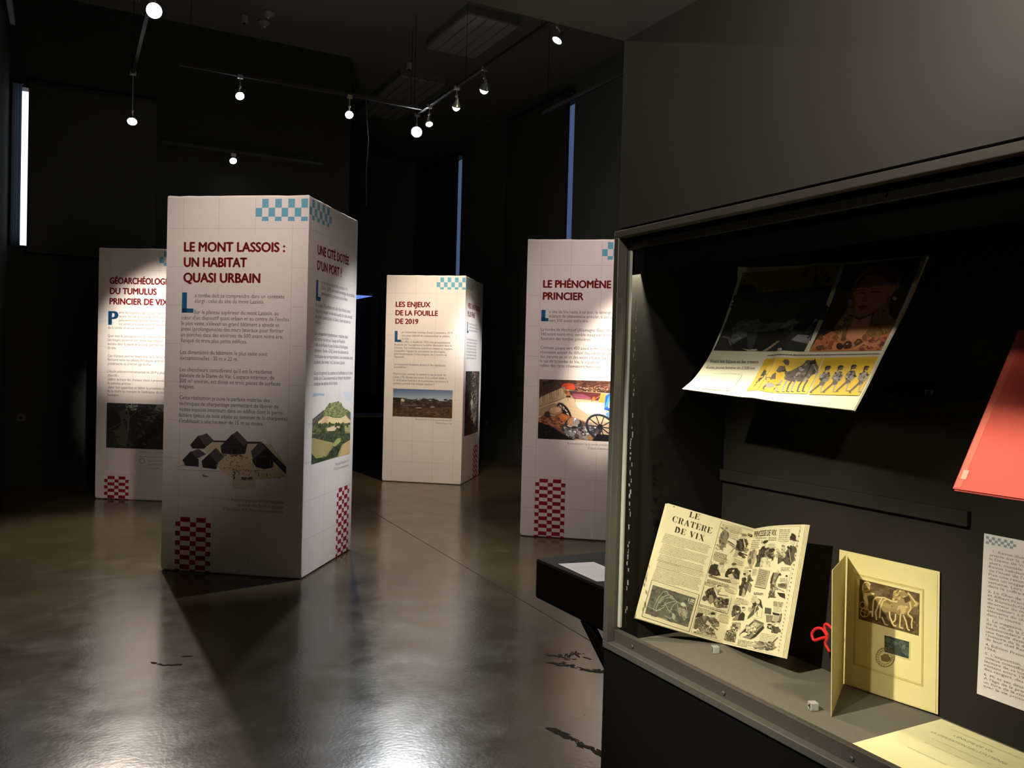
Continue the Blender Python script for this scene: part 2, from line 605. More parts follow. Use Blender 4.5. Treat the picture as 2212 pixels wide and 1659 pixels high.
CURT = mat('grey_curtain', (120, 128, 140), .85, spec=.15)
rows = []
for k in range(9):
    z = 1.82 * k / 8
    rows.append([(-.095 + .0075 * i, .012 * math.sin(i * 1.9) - .012, z) for i in range(14)])
MB().sheet(rows, .003).build('cloth', CURT, cu, smooth=True)
MB().tube((-.1, -.012, 1.825), (.02, -.012, 1.825), .008, 8).build('rod', TRACK, cu)
tag(cu, 'narrow grey curtain gathered beside the bright slit window', 'curtain')

# low ceiling and the wall block that holds the showcase
WX, WY = 1.15, 1.625           # front plane and far end of the block
structure(MB().box(-.58, 1.62, -3.2, WY, 2.276, 2.5).build('ceiling_soffit', SOFFIT), 'low grey ceiling over the showcase')
structure(MB().box(WX, 1.62, -3.2, WY, 0, .84)
          .box(WX, 1.62, -3.2, WY, 1.835, 2.276)
          .box(1.50, 1.62, -3.2, WY, .84, 1.835).box(1.177, 1.62, 1.628, 1.645, .0, 2.276)
          .box(WX, 1.50, -3.2, -.9, .84, 1.835)
          .build('wall_showcase', CASEWALL), 'charcoal wall around the showcase')
# dark base of the wall below the showcase
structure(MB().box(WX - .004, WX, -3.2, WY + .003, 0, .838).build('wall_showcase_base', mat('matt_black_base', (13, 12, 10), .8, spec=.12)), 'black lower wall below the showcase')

# worn patches and the saw-cut joint of the floor
rn = random.Random(4)
STAIN = mat('damp_floor_stain', (32, 27, 20), .9, noise=.2, nscale=18, spec=.08)
def stain(pts, w, n):
    """ragged dark wear: small irregular flecks gathered along a line"""
    m = MB()
    for k in range(n):
        a = rn.random() * (len(pts) - 1)
        i = min(int(a), len(pts) - 2)
        a -= i
        x = pts[i][0] * (1 - a) + pts[i + 1][0] * a + rn.gauss(0, w)
        y = pts[i][1] * (1 - a) + pts[i + 1][1] * a + rn.gauss(0, w)
        r = rn.uniform(.003, .013) * (1 if rn.random() < .8 else 1.6)
        dx, dy = pts[i + 1][0] - pts[i][0], pts[i + 1][1] - pts[i][1]
        L = math.hypot(dx, dy)
        dx, dy = dx / L, dy / L
        V = []
        for q in range(9):
            t = 2 * PI * q / 9
            e = r * rn.uniform(.5, 1.2)
            u, v = 1.9 * e * math.cos(t), .7 * e * math.sin(t)
            V.append(m.bm.verts.new((x + dx * u - dy * v, y + dy * u + dx * v, .0005 + .00001 * k)))
        m.bm.faces.new(V)
    o = m.build('floor_stain', STAIN, fl)
    o['kind'] = 'stuff'
    return o
stain([(1.80, 2.96), (1.815, 2.90), (1.83, 2.86), (1.845, 2.80), (1.842, 2.75), (1.862, 2.72), (1.866, 2.66), (1.88, 2.62)], .007, 60)
stain([(2.20, 3.62), (2.26, 3.56), (2.30, 3.50), (2.34, 3.42), (2.38, 3.40), (2.44, 3.45)], .010, 60)
stain([(2.26, 3.70), (2.33, 3.64), (2.40, 3.68), (2.42, 3.58)], .022, 40)
stain([(.40, 4.42), (.45, 4.36), (.53, 4.33)], .004, 14)
stain([(.56, 4.44), (.60, 4.43)], .003, 6)
JOINT = mat('floor_joint', (40, 35, 27), .9, spec=.08)
MB().box(-.003, .003, -7, 7, .0002, .0008).build('saw_cut_joint', JOINT, fl)
bpy.data.objects['saw_cut_joint'].location = (2.68, 5.8, 0)
bpy.data.objects['saw_cut_joint'].rotation_euler = (0, 0, math.radians(-2.6))

# ================================================================== LIGHTS AND TRACKS
def track(name, a, b, lab, z0=4.5, sec=.035, susp=True):
    a, b = Vector(a), Vector(b)
    e = empty(name, a)
    d = b - a
    L = d.length
    e.rotation_euler = (0, 0, math.atan2(d.y, d.x))
    MB().box(0, L, -sec / 2, sec / 2, -.02, .02).build('rail', TRACK, e, .003)
    if not susp:
        for x in (.15, L - .15):
            MB().box(x - .02, x + .02, sec / 2, .2, -.012, .012).build('bracket', TRACK, e)
    if susp:
        n = max(2, int(L / 1.6) + 1)
        for k in range(n):
            x = .1 + (L - .2) * k / (n - 1)
            MB().tube((x, 0, .02), (x, 0, CEIL_Z - a.z), .003, 6).build('hanger', BLACKMAT, e)
    tag(e, lab, 'lighting track', 'lighting tracks under the ceiling')
    return e
track('lighting_track', (3.69, 3.2, 4.52), (3.69, 9.75, 4.52), 'long dark lighting track running away from the showcase corner')
track('lighting_track', (1.0, 9.22, 4.52), (3.665, 9.22, 4.52), 'dark cross track meeting the end of the long lighting track')
track('lighting_track', (.60, 3.6, 4.52), (.60, 9.9, 4.52), 'dark lighting track along the left side with the brightest spotlight')
track('lighting_track', (1.0, BACK_Y - .2, 4.08), (2.92, BACK_Y - .2, 4.08), 'thin dark track low on the back wall', susp=False)
track('lighting_track', (4.95, 4.5, 4.52), (4.95, 8.6, 4.52), 'dark track hidden to the right of the showcase wall')

def lamp(x, y, z, ztrack, aim, lab, r=.042, power=100, size=45, blend=.7, col=NEUT, estr=30, dome=.6):
    e = empty('track_spotlight', (x, y, ztrack))
    h = ztrack - z
    ax = (Vector(aim) - Vector((x, y, z))).normalized()
    MB().box(-.03, .03, -.018, .018, -.02, .022).build('adapter', CHROME, e, .004)
    j = Vector((0, 0, -h)) - ax * .075
    MB().tube((0, 0, -.02), (0, 0, j.z + .05), .006, 8).build('stem', CHROME, e)
    MB().lathe([(.001, -.016), (.012, -.012), (.016, 0), (.012, .012), (.001, .016)], (0, 0, j.z + .045), (0, 0, 1), 12).tube((0, 0, j.z + .045), j, .009, 8).build('joint', CHROME, e, smooth=True)
    o = Vector((0, 0, -h))
    MB().lathe([(.004, -.095), (.014, -.09), (.017, -.065), (r * .62, -.045), (r * .92, -.012), (r, 0), (r, .008), (r * .93, .008), (r * .88, 0)], o, ax, 24).build('housing', CHROME, e, smooth=True)
    em = mat('lamp_glow_%d_%d' % (estr, int(col[2] * 100)), (255, 255, 255), .4, emit=tuple(255 * (c ** .4545) for c in col), estr=estr)
    MB().lathe([(r * .9, 0), (r * .86, r * .25 * dome), (r * .66, r * .55 * dome), (r * .35, r * .75 * dome), (.0005, r * .82 * dome)], o, ax, 20).build('lens', em, e, smooth=True)
    sp = spot('beam', (x, y, z), aim, power, size, blend, col, r * .8)
    sp.location = Vector((x, y, z)) + ax * (r * .9 * dome + .006)
    tag(e, lab, 'spotlight', 'spotlights on the tracks')
    return e
# lamps seen in the photograph
lamp(.60, 7.37, 4.30, 4.50, (.1, .9, 1.2), 'brightest warm spotlight, at the top left on the left track', .062, 220, 44, .9, WARM, 120)
lamp(.60, 9.75, 4.00, 4.50, (.30, 6.5, 0), 'glowing spotlight on a long stem above the GÉOARCHÉOLOGIE tower', .050, 760, 64, .8, NEUT, 60)
lamp(1.60, 9.22, 4.30, 4.50, (1.9, 4.6, 0), 'glowing spotlight on the cross track above the MONT LASSOIS tower', .046, 400, 64, .8, WARM, 60)
lamp(2.79, 9.22, 4.30, 4.50, (1.4, 3.8, 0), 'glowing spotlight at the middle of the cross track', .046, 700, 62, .8, NEUT, 50)
lamp(3.69, 9.44, 4.30, 4.50, (1.1, 2.9, 0), 'dazzling white spotlight at the far end of the long track', .066, 640, 58, .9, COOL, 160)
lamp(3.69, 9.05, 4.30, 4.50, (3.5, 6.5, 0), 'small glowing spotlight just beside the dazzling one at the track end', .042, 120, 60, .8, NEUT, 45)
lamp(3.69, 8.29, 4.30, 4.50, (3.9, 9.75, 1.3), 'glowing spotlight with its arm showing, third from the far end of the long track', .046, 290, 60, .9, WARM, 45, 1.2)
lamp(3.69, 7.61, 4.30, 4.50, (3.95, 9.75, 1.2), 'glowing spotlight second from the showcase end of the long track', .050, 300, 55, .9, WARM, 60, 1.2)
lamp(3.66, 6.15, 4.30, 4.50, (1.88, 6.2, 1.22), 'silver spotlight tipped down at the showcase end of the long track', .046, 900, 23, 1.0, COOL, 50, .3)
lamp(1.81, BACK_Y - .2, 3.97, 4.039, (2.2, 6.5, 0), 'small glowing spotlight on the low track of the back wall', .044, 160, 60, .8, COOL, 50)
# lamps above the frame that light the towers
lamp(.60, 5.3, 4.30, 4.50, (.86, 9.44, 1.82), 'spotlight of the left track above the picture, aimed at the GÉOARCHÉOLOGIE tower', .046, 2700, 16, 1.0, NEUT, 40)
lamp(.60, 3.72, 4.30, 4.50, (1.0, 6.0, 2.25), 'spotlight of the left track above the picture, washing the MONT LASSOIS tower', .046, 330, 38, 1.0, (1, .86, .76), 40)
lamp(3.69, 3.6, 4.30, 4.50, (4.30, 5.94, 1.56), 'spotlight of the long track above the picture, aimed at the PRINCIER tower', .046, 2300, 16.5, 1.0, (1, .86, .72), 40)
lamp(3.69, 4.4, 4.30, 4.50, (4.0, 6.2, 1.5), 'spotlight of the long track above the picture, washing the PRINCIER tower', .046, 230, 52, 1.0, (1, .84, .78), 40)
lamp(4.95, 6.6, 4.30, 4.50, (4.74, 9.95, 1.62), 'spotlight behind the showcase wall, aimed at the FOUILLE DE 2019 tower', .046, 1300, 17, 1.0, COOL, 40)
lamp(.60, 3.9, 4.30, 4.50, (2.0, 2.75, 0), 'spotlight of the left track above the picture, lighting the floor by the low table', .046, 300, 24, 1.0, (1, .86, .72), 40)
lamp(-.10, .75, 2.14, 2.254, (1.46, .84, 1.0), 'small unseen spotlight added under the low ceiling to brighten the typed sheet', .03, 80, 24, .8, (1, .91, .80), 30)  # added lamp, only there to brighten the typed sheet
# lamp of the low ceiling that grazes the wall over the showcase
lamp(.78, .30, 2.14, 2.254, (1.15, .95, 2.02), 'spotlight of the low ceiling washing the wall over the showcase', .03, 30, 84, 1.0, (1, .86, .74), 30)
lamp(-.05, 1.15, 2.14, 2.254, (1.34, 1.37, .86), 'small unseen spotlight added under the low ceiling to fill the lower showcase', .03, 190, 39, 1.0, (1, .92, .76), 30)  # added fill lamp for the pages in the lower case

# ceiling fittings
def vent(x0, x1, y0, y1, lab, n):
    e = empty('vent_grille', ((x0 + x1) / 2, (y0 + y1) / 2, CEIL_Z - .12))
    w, l = (x1 - x0) / 2, (y1 - y0) / 2
    VP = mat('vent_grey', (126, 128, 128), .6)
    MB().box(-w, w, -l, l, .03, .12).build('duct_box', CEIL, e)
    for k in range(n):
        a = -w + 2 * w * k / n
        MB().box(a + .008, a + 2 * w / n - .012, -l, l, 0, .028).build('louvre', VP, e, .003)
    tag(e, lab, 'vent', 'slatted ceiling vents')
vent(4.04, 4.72, 11.0, 13.0, 'slatted grey ceiling vent above the far end of the long track', 5)
vent(3.95, 4.63, 8.65, 9.85, 'slatted grey ceiling vent nearer the low ceiling edge', 5)
def small_vent(x, y, w, l, lab, n):
    e = empty('vent_grille', (x, y, CEIL_Z - .06))
    VP = mat('vent_grey', (112, 114, 114), .6)
    MB().box(-w, w, -l, l, .02, .06).build('frame', CEIL, e)
    for k in range(n):
        a = -w + 2 * w * k / n
        MB().box(a + .006, a + 2 * w / n - .01, -l, l, 0, .02).build('louvre', VP, e)
    tag(e, lab, 'vent')
small_vent(.05, 10.2, .14, .2, 'small slatted vent on the ceiling in the left corner', 6)
small_vent(.62, 10.3, .1, .18, 'tiny slatted vent on the ceiling above the GÉOARCHÉOLOGIE tower', 5)
def detector(x, y, lab):
    e = empty('smoke_detector', (x, y, CEIL_Z))
    MB().lathe([(.001, 0), (.07, 0), (.07, -.02), (.055, -.045), (.03, -.06), (.001, -.062)], (0, 0, 0), (0, 0, 1), 24).build('body', mat('detector_grey', (128, 128, 122), .5), e, smooth=True)
    MB().lathe([(.001, -.06), (.014, -.062), (.012, -.075), (.001, -.078)], (0, 0, 0), (0, 0, 1), 12).build('sensor', WHITEP, e, smooth=True)
    tag(e, lab, 'smoke detector')
detector(2.07, 10.4, 'round grey smoke detector on the black ceiling near the top edge')
detector(2.06, 10.1, 'round smoke detector on the ceiling left of the cross track spotlight')
def camera_dome(x, y, z, lab):
    e = empty('motion_sensor', (x, y, z))
    MB().box(-.035, .035, -.03, .03, -.09, 0).build('body', mat('sensor_grey', (150, 150, 146), .5), e, .008)
    MB().lathe([(.02, 0), (.018, -.014), (.001, -.02)], (0, 0, -.09), (0, 0, 1), 12).build('eye', BLACK, e, smooth=True)
    tag(e, lab, 'sensor')
camera_dome(4.07, 10.75, CEIL_Z, 'small pale sensor on the ceiling beside the far slatted vent')
camera_dome(1.83, 10.35, CEIL_Z, 'tiny pale sensor on the ceiling left of the smoke detector')
# hanging cable beside the cross track
cb = MB().path([(2.98, 9.22, 4.5), (3.0, 9.23, 4.3), (3.02, 9.22, 4.05), (3.01, 9.24, 3.7), (3.02, 9.23, 3.3)], .006, 6).build('hanging_cable', TRACK)
tag(cb, 'thin dark cable hanging below the cross track', 'cable')
# rails along the top of the left wall
lr = empty('rail_row', (-.53, 6.0, 4.9))
for k, (a, b) in enumerate(((1.2, 2.1), (2.3, 3.1), (3.3, 4.3))):
    MB().box(-.02, .03, a, b, .03 * k, .03 * k + .06).build('rail_section', mat('rail_grey', (120, 122, 120), .45, metal=.3), lr, .004)
tag(lr, 'row of grey rail sections high on the left wall', 'rail')
# sockets
def socket(x, y, z, axis, lab):
    e = empty('power_socket', (x, y, z))
    if axis == 'y':
        MB().box(-.04, .04, -.014, 0, -.04, .04).build('plate', mat('smoke_plate', (74, 74, 72), .5), e, .004)
        MB().lathe([(.018, 0), (.016, .006), (.001, .006)], (0, -.02, 0), (0, 1, 0), 12).build('outlet', BLACK, e)
    else:
        MB().box(-.014, 0, -.04, .04, -.055, .055).build('plate', mat('dim_plate', (120, 120, 116), .5), e, .004)
        MB().box(-.02, -.014, -.015, .015, -.02, .02).build('rocker', mat('dim_plate', (120, 120, 116), .5), e)
    tag(e, lab, 'wall socket')
socket(-.42, BACK_Y, .78, 'y', 'tiny pale socket low on the black back wall at the left edge')
socket(HALL_X1, 12.47, .55, 'x', 'grey switch plate on the black wall right of the FOUILLE DE 2019 tower')
# added plinth in the far opening; its pale top paints a streak of light
pl = empty('plinth', (4.95, 15.0, 0))
MB().box(-.3, .45, -.3, .3, 0, .52).build('block', BLACK, pl, .01)
MB().box(-.31, .46, -.31, .31, .52, .56).build('top', mat('light_streak_top', (150, 156, 138), .6), pl, .006)
tag(pl, 'added low plinth in the far opening, its pale top standing in for a streak of light', 'plinth')
# ================================================================== COLUMNS WITH PRINTED FABRIC
TH = 2.64
RED, BLUE, SKY, TXT, DOT, CHK = (146, 34, 40), (28, 92, 142), (104, 168, 196), (82, 73, 73), (168, 158, 156), (150, 24, 34)

def face_map(w, d, side):
    if side == 'front':
        return lambda s, t, o: Vector((-w / 2 + s, -d / 2 - o, TH - t))
    return lambda s, t, o: Vector((w / 2 + o, -d / 2 + s, TH - t))

def nat_width(txt, bold=0.0):
    v, f = glyphs(txt, bold, 2)
    return max(a for a, b in v) - min(a for a, b in v)

def panel(totem, w, d, side, spec):
    W_ = w if side == 'front' else d
    mp = face_map(w, d, side)
    P = Print()
    P.rect(.012, .012, W_ - .012, TH - .012, (230, 221, 217))
    P.lay += 1
    for x in (.125, .39, .66, .932):
        t = .02
        while t < TH - .02:
            if not any(a <= t <= b for a, b in spec.get('skip', {}).get(x, ())):
                P.rect(x - .0016, t, x + .0016, t + .006, DOT, False)
            t += .0125
    for k in range(10):
        y = .225 + .269 * k
        a, b = (.02, W_ - .02) if k == 0 or k >= 7 else (.02, .125)
        for (a, b) in ((a, b), (.932, W_ - .02)) if not (k == 0 or k >= 7) else ((a, b),):
            s = a
            while s < b and y < TH - .02:
                P.rect(s, y - .0016, s + .006, y + .0016, DOT, False)
                s += .0125
    pn = P.build('printed_panel', totem, mp, INK, 4e-5, .0008)
    # heading
    for (txt, x, y, x1) in spec['head']:
        H = Print()
        for dx, dy in ((0, 0), (.008, 0), (.004, .003), (.004, -.003), (.004, 0)):
            H.text(txt, (x + dx, y + dy), (x1 + dx - .008, y + dy), (0, -.063), RED, 0, 4)
        H.build('heading_line', pn, mp, INK, 0, .0011)
    ch, x, y0, y1, x1 = spec['cap']
    D = Print()
    if ch == 'L':
        D.rect(x, y0, x + .037, y1, BLUE).rect(x, y1 - .03, x1, y1, BLUE)
    else:
        for dx in (0, .008, .016, .022):
            D.text(ch, (x + dx, y1), (x1 - .022 + dx, y1), (0, -(y1 - y0)), BLUE, 0, 5)
    D.build('drop_cap', pn, mp, INK, 0, .0011)
    ref, rw = spec['ref']
    kx = rw / nat_width(ref)
    B, last = None, -9
    for (txt, x, y) in spec['body']:
        if y - last > .06:
            if B: B.build('paragraph', pn, mp, INK, 0, .0011)
            B = Print()
        last = y
        B.text(txt, (x, y), (x + kx * nat_width(txt), y), (0, -.0275), TXT, 0, 2)
    B.build('paragraph', pn, mp, INK, 0, .0011)
    if spec.get('caption'):
        Cp = Print()
        for (txt, xr, y, wd) in spec['caption']:
            Cp.text(txt, (xr - wd, y), (xr, y), (0, -.022), (128, 108, 108), 0, 2)
        Cp.build('caption', pn, mp, INK, 0, .0011)
    S = Print()
    S.lay += 1
    if side == 'front':
        cw = .0475; y = (.022, .083, .144, .174)
        for j in range(9):
            a = .66 + cw * j; b = min(a + cw, W_ - .004)
            if a >= W_ - .01: break
            if j % 2 == 0: S.rect(a, y[1], b, y[2], SKY, False)
            else:
                S.rect(a, y[0], b, y[1], SKY, False); S.rect(a, y[2], b, y[3], SKY, False)
    else:
        cw = .046; y = (.014, .07, .125, .155)
        S.rect(.004, y[1], .05, y[2], SKY, False)
        for j in range(8):
            a = .05 + cw * j
            if j % 2 == 1: S.rect(a, y[1], a + cw, y[2], SKY, False)
            else:
                S.rect(a, y[0], a + cw, y[1], SKY, False); S.rect(a, y[2], a + cw, y[3], SKY, False)
    S.build('blue_checker_border', pn, mp, INK, 0, .0011)
    if spec.get('red'):
        x, t = spec['red']
        R = Print()
        R.lay += 1
        k = 0
        while t < TH - .006:
            b = min(t + .0335, TH - .004)
            cells = ((.037, .112), (.157, .231)) if k % 2 == 0 else ((0, .037), (.112, .157), (.231, .269))
            for a0, a1 in cells:
                R.rect(x + a0, t, x + a1, b, CHK, False)
            t += .0335
            k += 1
        R.build('red_checker_border', pn, mp, INK, 0, .0011)
    if spec.get('pic'):
        spec['pic']().build(spec.get('picname', 'photograph'), pn, mp, INK, 1.2e-5, .0011)
    return pn

def totem(L, ang, w, d, lab, front, right):
    e = empty('exhibition_tower', (0, 0, 0), math.radians(ang))
    ex = Vector((math.cos(math.radians(ang)), math.sin(math.radians(ang)), 0))
    ey = Vector((-ex.y, ex.x, 0))
    e.location = Vector((L[0], L[1], 0)) + ex * w / 2 + ey * d / 2
    # stretched cloth with a slightly uneven hem and little ears at the corners
    m = MB()
    rr = random.Random(int(abs(ang) * 10))
    n = 14
    def ringpts(z, inset, wob):
        P = []
        for (ax, ay, bx, by) in ((-1, -1, 1, -1), (1, -1, 1, 1), (1, 1, -1, 1), (-1, 1, -1, -1)):
            for k in range(n):
                q = k / n
                x, y = ax + (bx - ax) * q, ay + (by - ay) * q
                P.append((x * (w / 2 - inset), y * (d / 2 - inset), z + (wob * rr.uniform(-1, 1) if 0 < k else wob * 1.6)))
        return P
    rings = [ringpts(.004, .006, .001), ringpts(.03, 0, 0), ringpts(.4, 0, 0), ringpts(1.3, 0, 0), ringpts(2.2, 0, 0), ringpts(TH - .012, 0, 0), ringpts(TH - .002, .002, .0025), ringpts(TH + .003, .010, .002), ringpts(TH - .01, .03, 0)]
    V = [[m.bm.verts.new(p) for p in r] for r in rings]
    N = len(V[0])
    for a, b in zip(V, V[1:]):
        for k in range(N):
            m.bm.faces.new((a[k], a[(k + 1) % N], b[(k + 1) % N], b[k]))
    m.bm.faces.new(V[-1])
    m.bm.faces.new(V[0][::-1])
    m.build('fabric_cover', FABRIC, e)
    for sx, sy in ((-1, -1), (1, -1), (1, 1), (-1, 1)):
        MB().tube((sx * (w / 2 - .03), sy * (d / 2 - .03), .0), (sx * (w / 2 - .03), sy * (d / 2 - .03), .012), .014, 10).build('foot', BLACK, e)
    panel(e, w, d, 'front', front)
    if right: panel(e, w, d, 'right', right)
    tag(e, lab, 'exhibition display', 'white printed exhibition towers')
    return e

# ---- artwork -----------------------------------------------------
def pic_huts():
    P = Print([((381.4, 929.0), (.101, 1.643)), ((619.4, 929.0), (.921, 1.611)), ((619.4, 1055.6), (.931, 2.016)), ((381.4, 1055.6), (.109, 2.057))], 3)
    P.view(370, 910, 7.9)
    SAND, ROOF, DK, FEN, SK = (216, 196, 164), (92, 86, 88), (58, 52, 54), (80, 70, 66), (132, 118, 104)
    P.poly([(700, 360), (1700, 400), (1960, 760), (1960, 960), (1500, 990), (1060, 990), (820, 820), (600, 500)], SAND)
    P.poly([(1050, 900), (1440, 960), (1440, 1140), (1050, 1140)], (212, 198, 176))
    P.poly([(560, 480), (740, 370), (880, 370), (610, 550)], (210, 196, 172))
    P.poly([(700, 325), (940, 330), (940, 362), (720, 356)], FEN)
    P.poly([(1300, 345), (1540, 350), (1560, 385), (1300, 385)], FEN)
    P.line([(1560, 390), (1700, 400), (1950, 780)], 6, SK)
    P.poly([(1520, 355), (1570, 380), (1960, 780), (1960, 910), (1740, 680)], (62, 56, 54))
    P.line([(1600, 470), (1950, 830)], 5, (120, 110, 104))
    def hut(ridge0, ridge1, eaveL0, eaveR0, eaveR1, wall):
        P.poly(wall, DK)
        P.poly([ridge0, ridge1, eaveR1, eaveR0], ROOF)
        P.line([eaveL0, ridge0, eaveR0], 9, (70, 64, 64))
    hut((460, 250), (612, 205), (325, 405), (590, 440), (735, 335), [(460, 250), (325, 410), (365, 465), (560, 470), (600, 440)])
    hut((330, 520), (460, 470), (195, 665), (440, 640), (600, 560), [(330, 520), (195, 668), (240, 760), (470, 775), (470, 650)])
    hut((650, 560), (762, 450), (510, 690), (790, 720), (905, 610), [(650, 560), (520, 690), (540, 790), (770, 820), (800, 720)])
    hut((1040, 225), (1128, 165), (840, 435), (1250, 440), (1305, 350), [(1040, 230), (845, 435), (860, 550), (1120, 575), (1260, 555), (1290, 420)])
    P.poly([(1250, 440), (1305, 350), (1265, 555)], DK)
    P.poly([(1480, 385), (1530, 350), (1610, 470), (1400, 660), (1360, 515)], ROOF)
    P.poly([(1610, 470), (1760, 640), (1730, 790), (1590, 820), (1440, 780), (1370, 640), (1400, 650)], (50, 44, 46))
    P.line([(1400, 655), (1610, 470), (1770, 640)], 10, (74, 66, 64))
    for x in (1390, 1440, 1690, 1735): P.line([(x, 650), (x + 8, 785)], 9, (110, 98, 90))
    P.line([(1500, 600), (1710, 610)], 7, (92, 82, 76))
    P.line([(900, 440), (1220, 430)], 7, (84, 76, 72)); P.rect(1050, 470, 1110, 560, (36, 32, 32)); P.line([(950, 450), (970, 560)], 8, (80, 72, 68)); P.line([(1180, 440), (1190, 560)], 8, (80, 72, 68))
    for x in (215, 500, 520, 780): P.line([(x, 690 + (x > 400) * 40), (x + 6, 780 + (x > 400) * 30)], 8, (190, 180, 168))
    P.speckle(900, 600, 1350, 850, 46, 7, [SK, (110, 98, 88)], 1.6, -15)
    P.speckle(1070, 820, 1500, 920, 60, 8, [(96, 84, 74), SK], .8)
    P.speckle(1480, 890, 1940, 980, 40, 7, [(96, 84, 74), SK], 1.1)
    P.speckle(1060, 830, 1110, 990, 16, 12, [(90, 80, 72)], .7)
    P.speckle(1190, 960, 1380, 990, 20, 11, [(110, 98, 80)], 1.8)
    P.line([(1070, 1000), (1400, 1000)], 3, SK); P.line([(1060, 1145), (1440, 1150)], 3, (170, 160, 150))
    P.line([(100, 780), (220, 740)], 6, SK); P.line([(110, 820), (820, 850)], 4, (170, 158, 148)); P.line([(1230, 850), (1600, 840)], 5, SK)
    P.poly([(530, 905), (650, 945), (545, 950)], (110, 100, 100))
    P.speckle(860, 560, 1240, 600, 24, 10, [(120, 104, 90)], 2)
    return P

def pic_hill():
    P = Print([((676.0, 836.0), (.136, 1.313)), ((756.8, 836.0), (.898, 1.327)), ((755.6, 979.5), (.921, 1.858)), ((672.4, 1003.7), (.137, 1.86))], 5)
    P.view(670, 830, 8.292)
    P.bounds = (.135, 1.335, .915, 1.859)
    G, D, Fd, Pk, O = (142, 146, 92), (62, 72, 48), (196, 190, 128), (226, 184, 142), (150, 140, 84)
    P.poly([(44, 160), (250, 165), (250, 215), (160, 200), (44, 235)], (176, 190, 204))
    P.poly([(590, 130), (680, 135), (740, 170), (740, 300), (640, 290)], (214, 216, 226))
    P.poly([(35, 630), (240, 460), (660, 450), (735, 500), (730, 1235), (15, 1450)], O)
    P.poly([(35, 630), (240, 460), (240, 560), (160, 700), (30, 900)], (92, 92, 84))
    P.line([(40, 690), (230, 510)], 14, (120, 116, 110)); P.poly([(640, 450), (735, 505), (735, 640), (640, 560)], (104, 108, 84))
    hill = [(240, 480), (330, 350), (400, 330), (490, 308), (545, 340), (600, 420), (660, 480), (640, 560), (580, 600), (430, 605), (320, 570), (240, 540)]
    P.poly(hill, G)
    P.speckle_in(hill, 120, 16, [(122, 128, 74), (168, 170, 108), (108, 114, 70)], 1, 80)
    P.poly([(140, 670), (270, 570), (330, 575), (430, 605), (580, 602), (630, 550), (715, 650), (715, 700), (520, 710), (330, 700), (140, 720)], (240, 214, 158))
    P.poly([(270, 568), (330, 580), (310, 690), (200, 690)], Pk); P.poly([(560, 602), (632, 552), (710, 650), (700, 690), (570, 680)], (238, 208, 166))
    P.poly([(40, 730), (720, 690), (715, 850), (40, 870)], (120, 122, 74))
    P.poly([(290, 790), (440, 740), (560, 770), (550, 840), (300, 835)], (238, 206, 170)); P.poly([(600, 740), (718, 730), (715, 860), (620, 840)], (176, 170, 112))
    P.poly([(200, 820), (330, 850), (330, 910), (150, 940)], (180, 170, 114))
    P.speckle(60, 700, 700, 760, 70, 18, [D, (82, 92, 60)], .8)
    wood = [(30, 900), (200, 880), (330, 850), (450, 830), (470, 770), (520, 790), (545, 860), (575, 680), (610, 750), (620, 880), (715, 880), (720, 1000), (600, 1060), (420, 1045), (240, 1010), (30, 950)]
    P.poly(wood, (70, 78, 52)); P.speckle_in(wood, 150, 15, [D, (48, 58, 40), (96, 104, 66)], .7)
    P.poly([(30, 960), (400, 1045), (380, 1140), (270, 1290), (120, 1390), (20, 1250)], (174, 160, 102))
    P.poly([(390, 1090), (480, 970), (550, 960), (540, 1040), (480, 1110), (400, 1170)], (170, 172, 104)); P.poly([(500, 1130), (575, 1070), (560, 1200), (530, 1270), (490, 1240)], (164, 166, 98))
    P.poly([(580, 1080), (720, 990), (716, 1236), (500, 1300), (540, 1230)], (214, 180, 128))
    belt = [(20, 1240), (100, 1330), (290, 1300), (390, 1150), (560, 1030), (640, 1000), (560, 1090), (500, 1180), (480, 1290), (300, 1350), (20, 1440)]
    P.poly(belt, (52, 62, 42)); P.speckle_in(belt, 130, 17, [D, (40, 48, 34), (80, 90, 56)], .7)
    P.speckle(60, 740, 300, 900, 50, 16, [D, (90, 96, 66)], 1.3)
    return P

def pic_landscape():
    P = Print([((845.1, 839.1), (.119, 1.443)), ((978.2, 844.4), (.904, 1.451)), ((977.0, 904.9), (.906, 1.805)), ((843.9, 899.7), (.121, 1.798))], 6)
    P.view(740, 560, 3.253)
    P.bounds = (.12, 1.446, .905, 1.801)
    for k in range(7):
        P.rect(335, 905 + k * 12, 780, 1000, [(88, 106, 140), (98, 118, 152), (112, 132, 162), (126, 146, 172), (140, 158, 180), (152, 168, 186), (164, 178, 190)][k])
    P.poly([(335, 972), (430, 978), (500, 992), (560, 990), (600, 996), (775, 1000), (775, 1125), (335, 1110)], (58, 46, 42))
    P.poly([(335, 972), (400, 978), (400, 1000), (335, 1000)], (44, 40, 40)); P.poly([(540, 992), (560, 978), (600, 984), (605, 1000)], (40, 40, 36))
    P.speckle(340, 985, 770, 1030, 110, 6, [(46, 40, 38), (74, 60, 54), (62, 52, 48), (90, 76, 66)], 2)
    P.poly([(335, 1050), (775, 1040), (775, 1125), (335, 1110)], (84, 62, 46)); P.speckle(340, 1045, 770, 1118, 120, 6, [(96, 72, 52), (72, 54, 42), (110, 84, 62), (64, 50, 40)], 2)
    P.blob(425, 1042, 34, 7, (76, 70, 70)); P.blob(530, 1046, 20, 5, (160, 152, 150)); P.blob(630, 1040, 18, 5, (150, 140, 136)); P.blob(470, 1030, 60, 4, (104, 92, 86))
    P.blob(411, 994, 14, 12, (196, 188, 180)); P.blob(402, 1012, 5, 14, (130, 112, 100)); P.blob(418, 1010, 4, 12, (90, 80, 78))
    return P

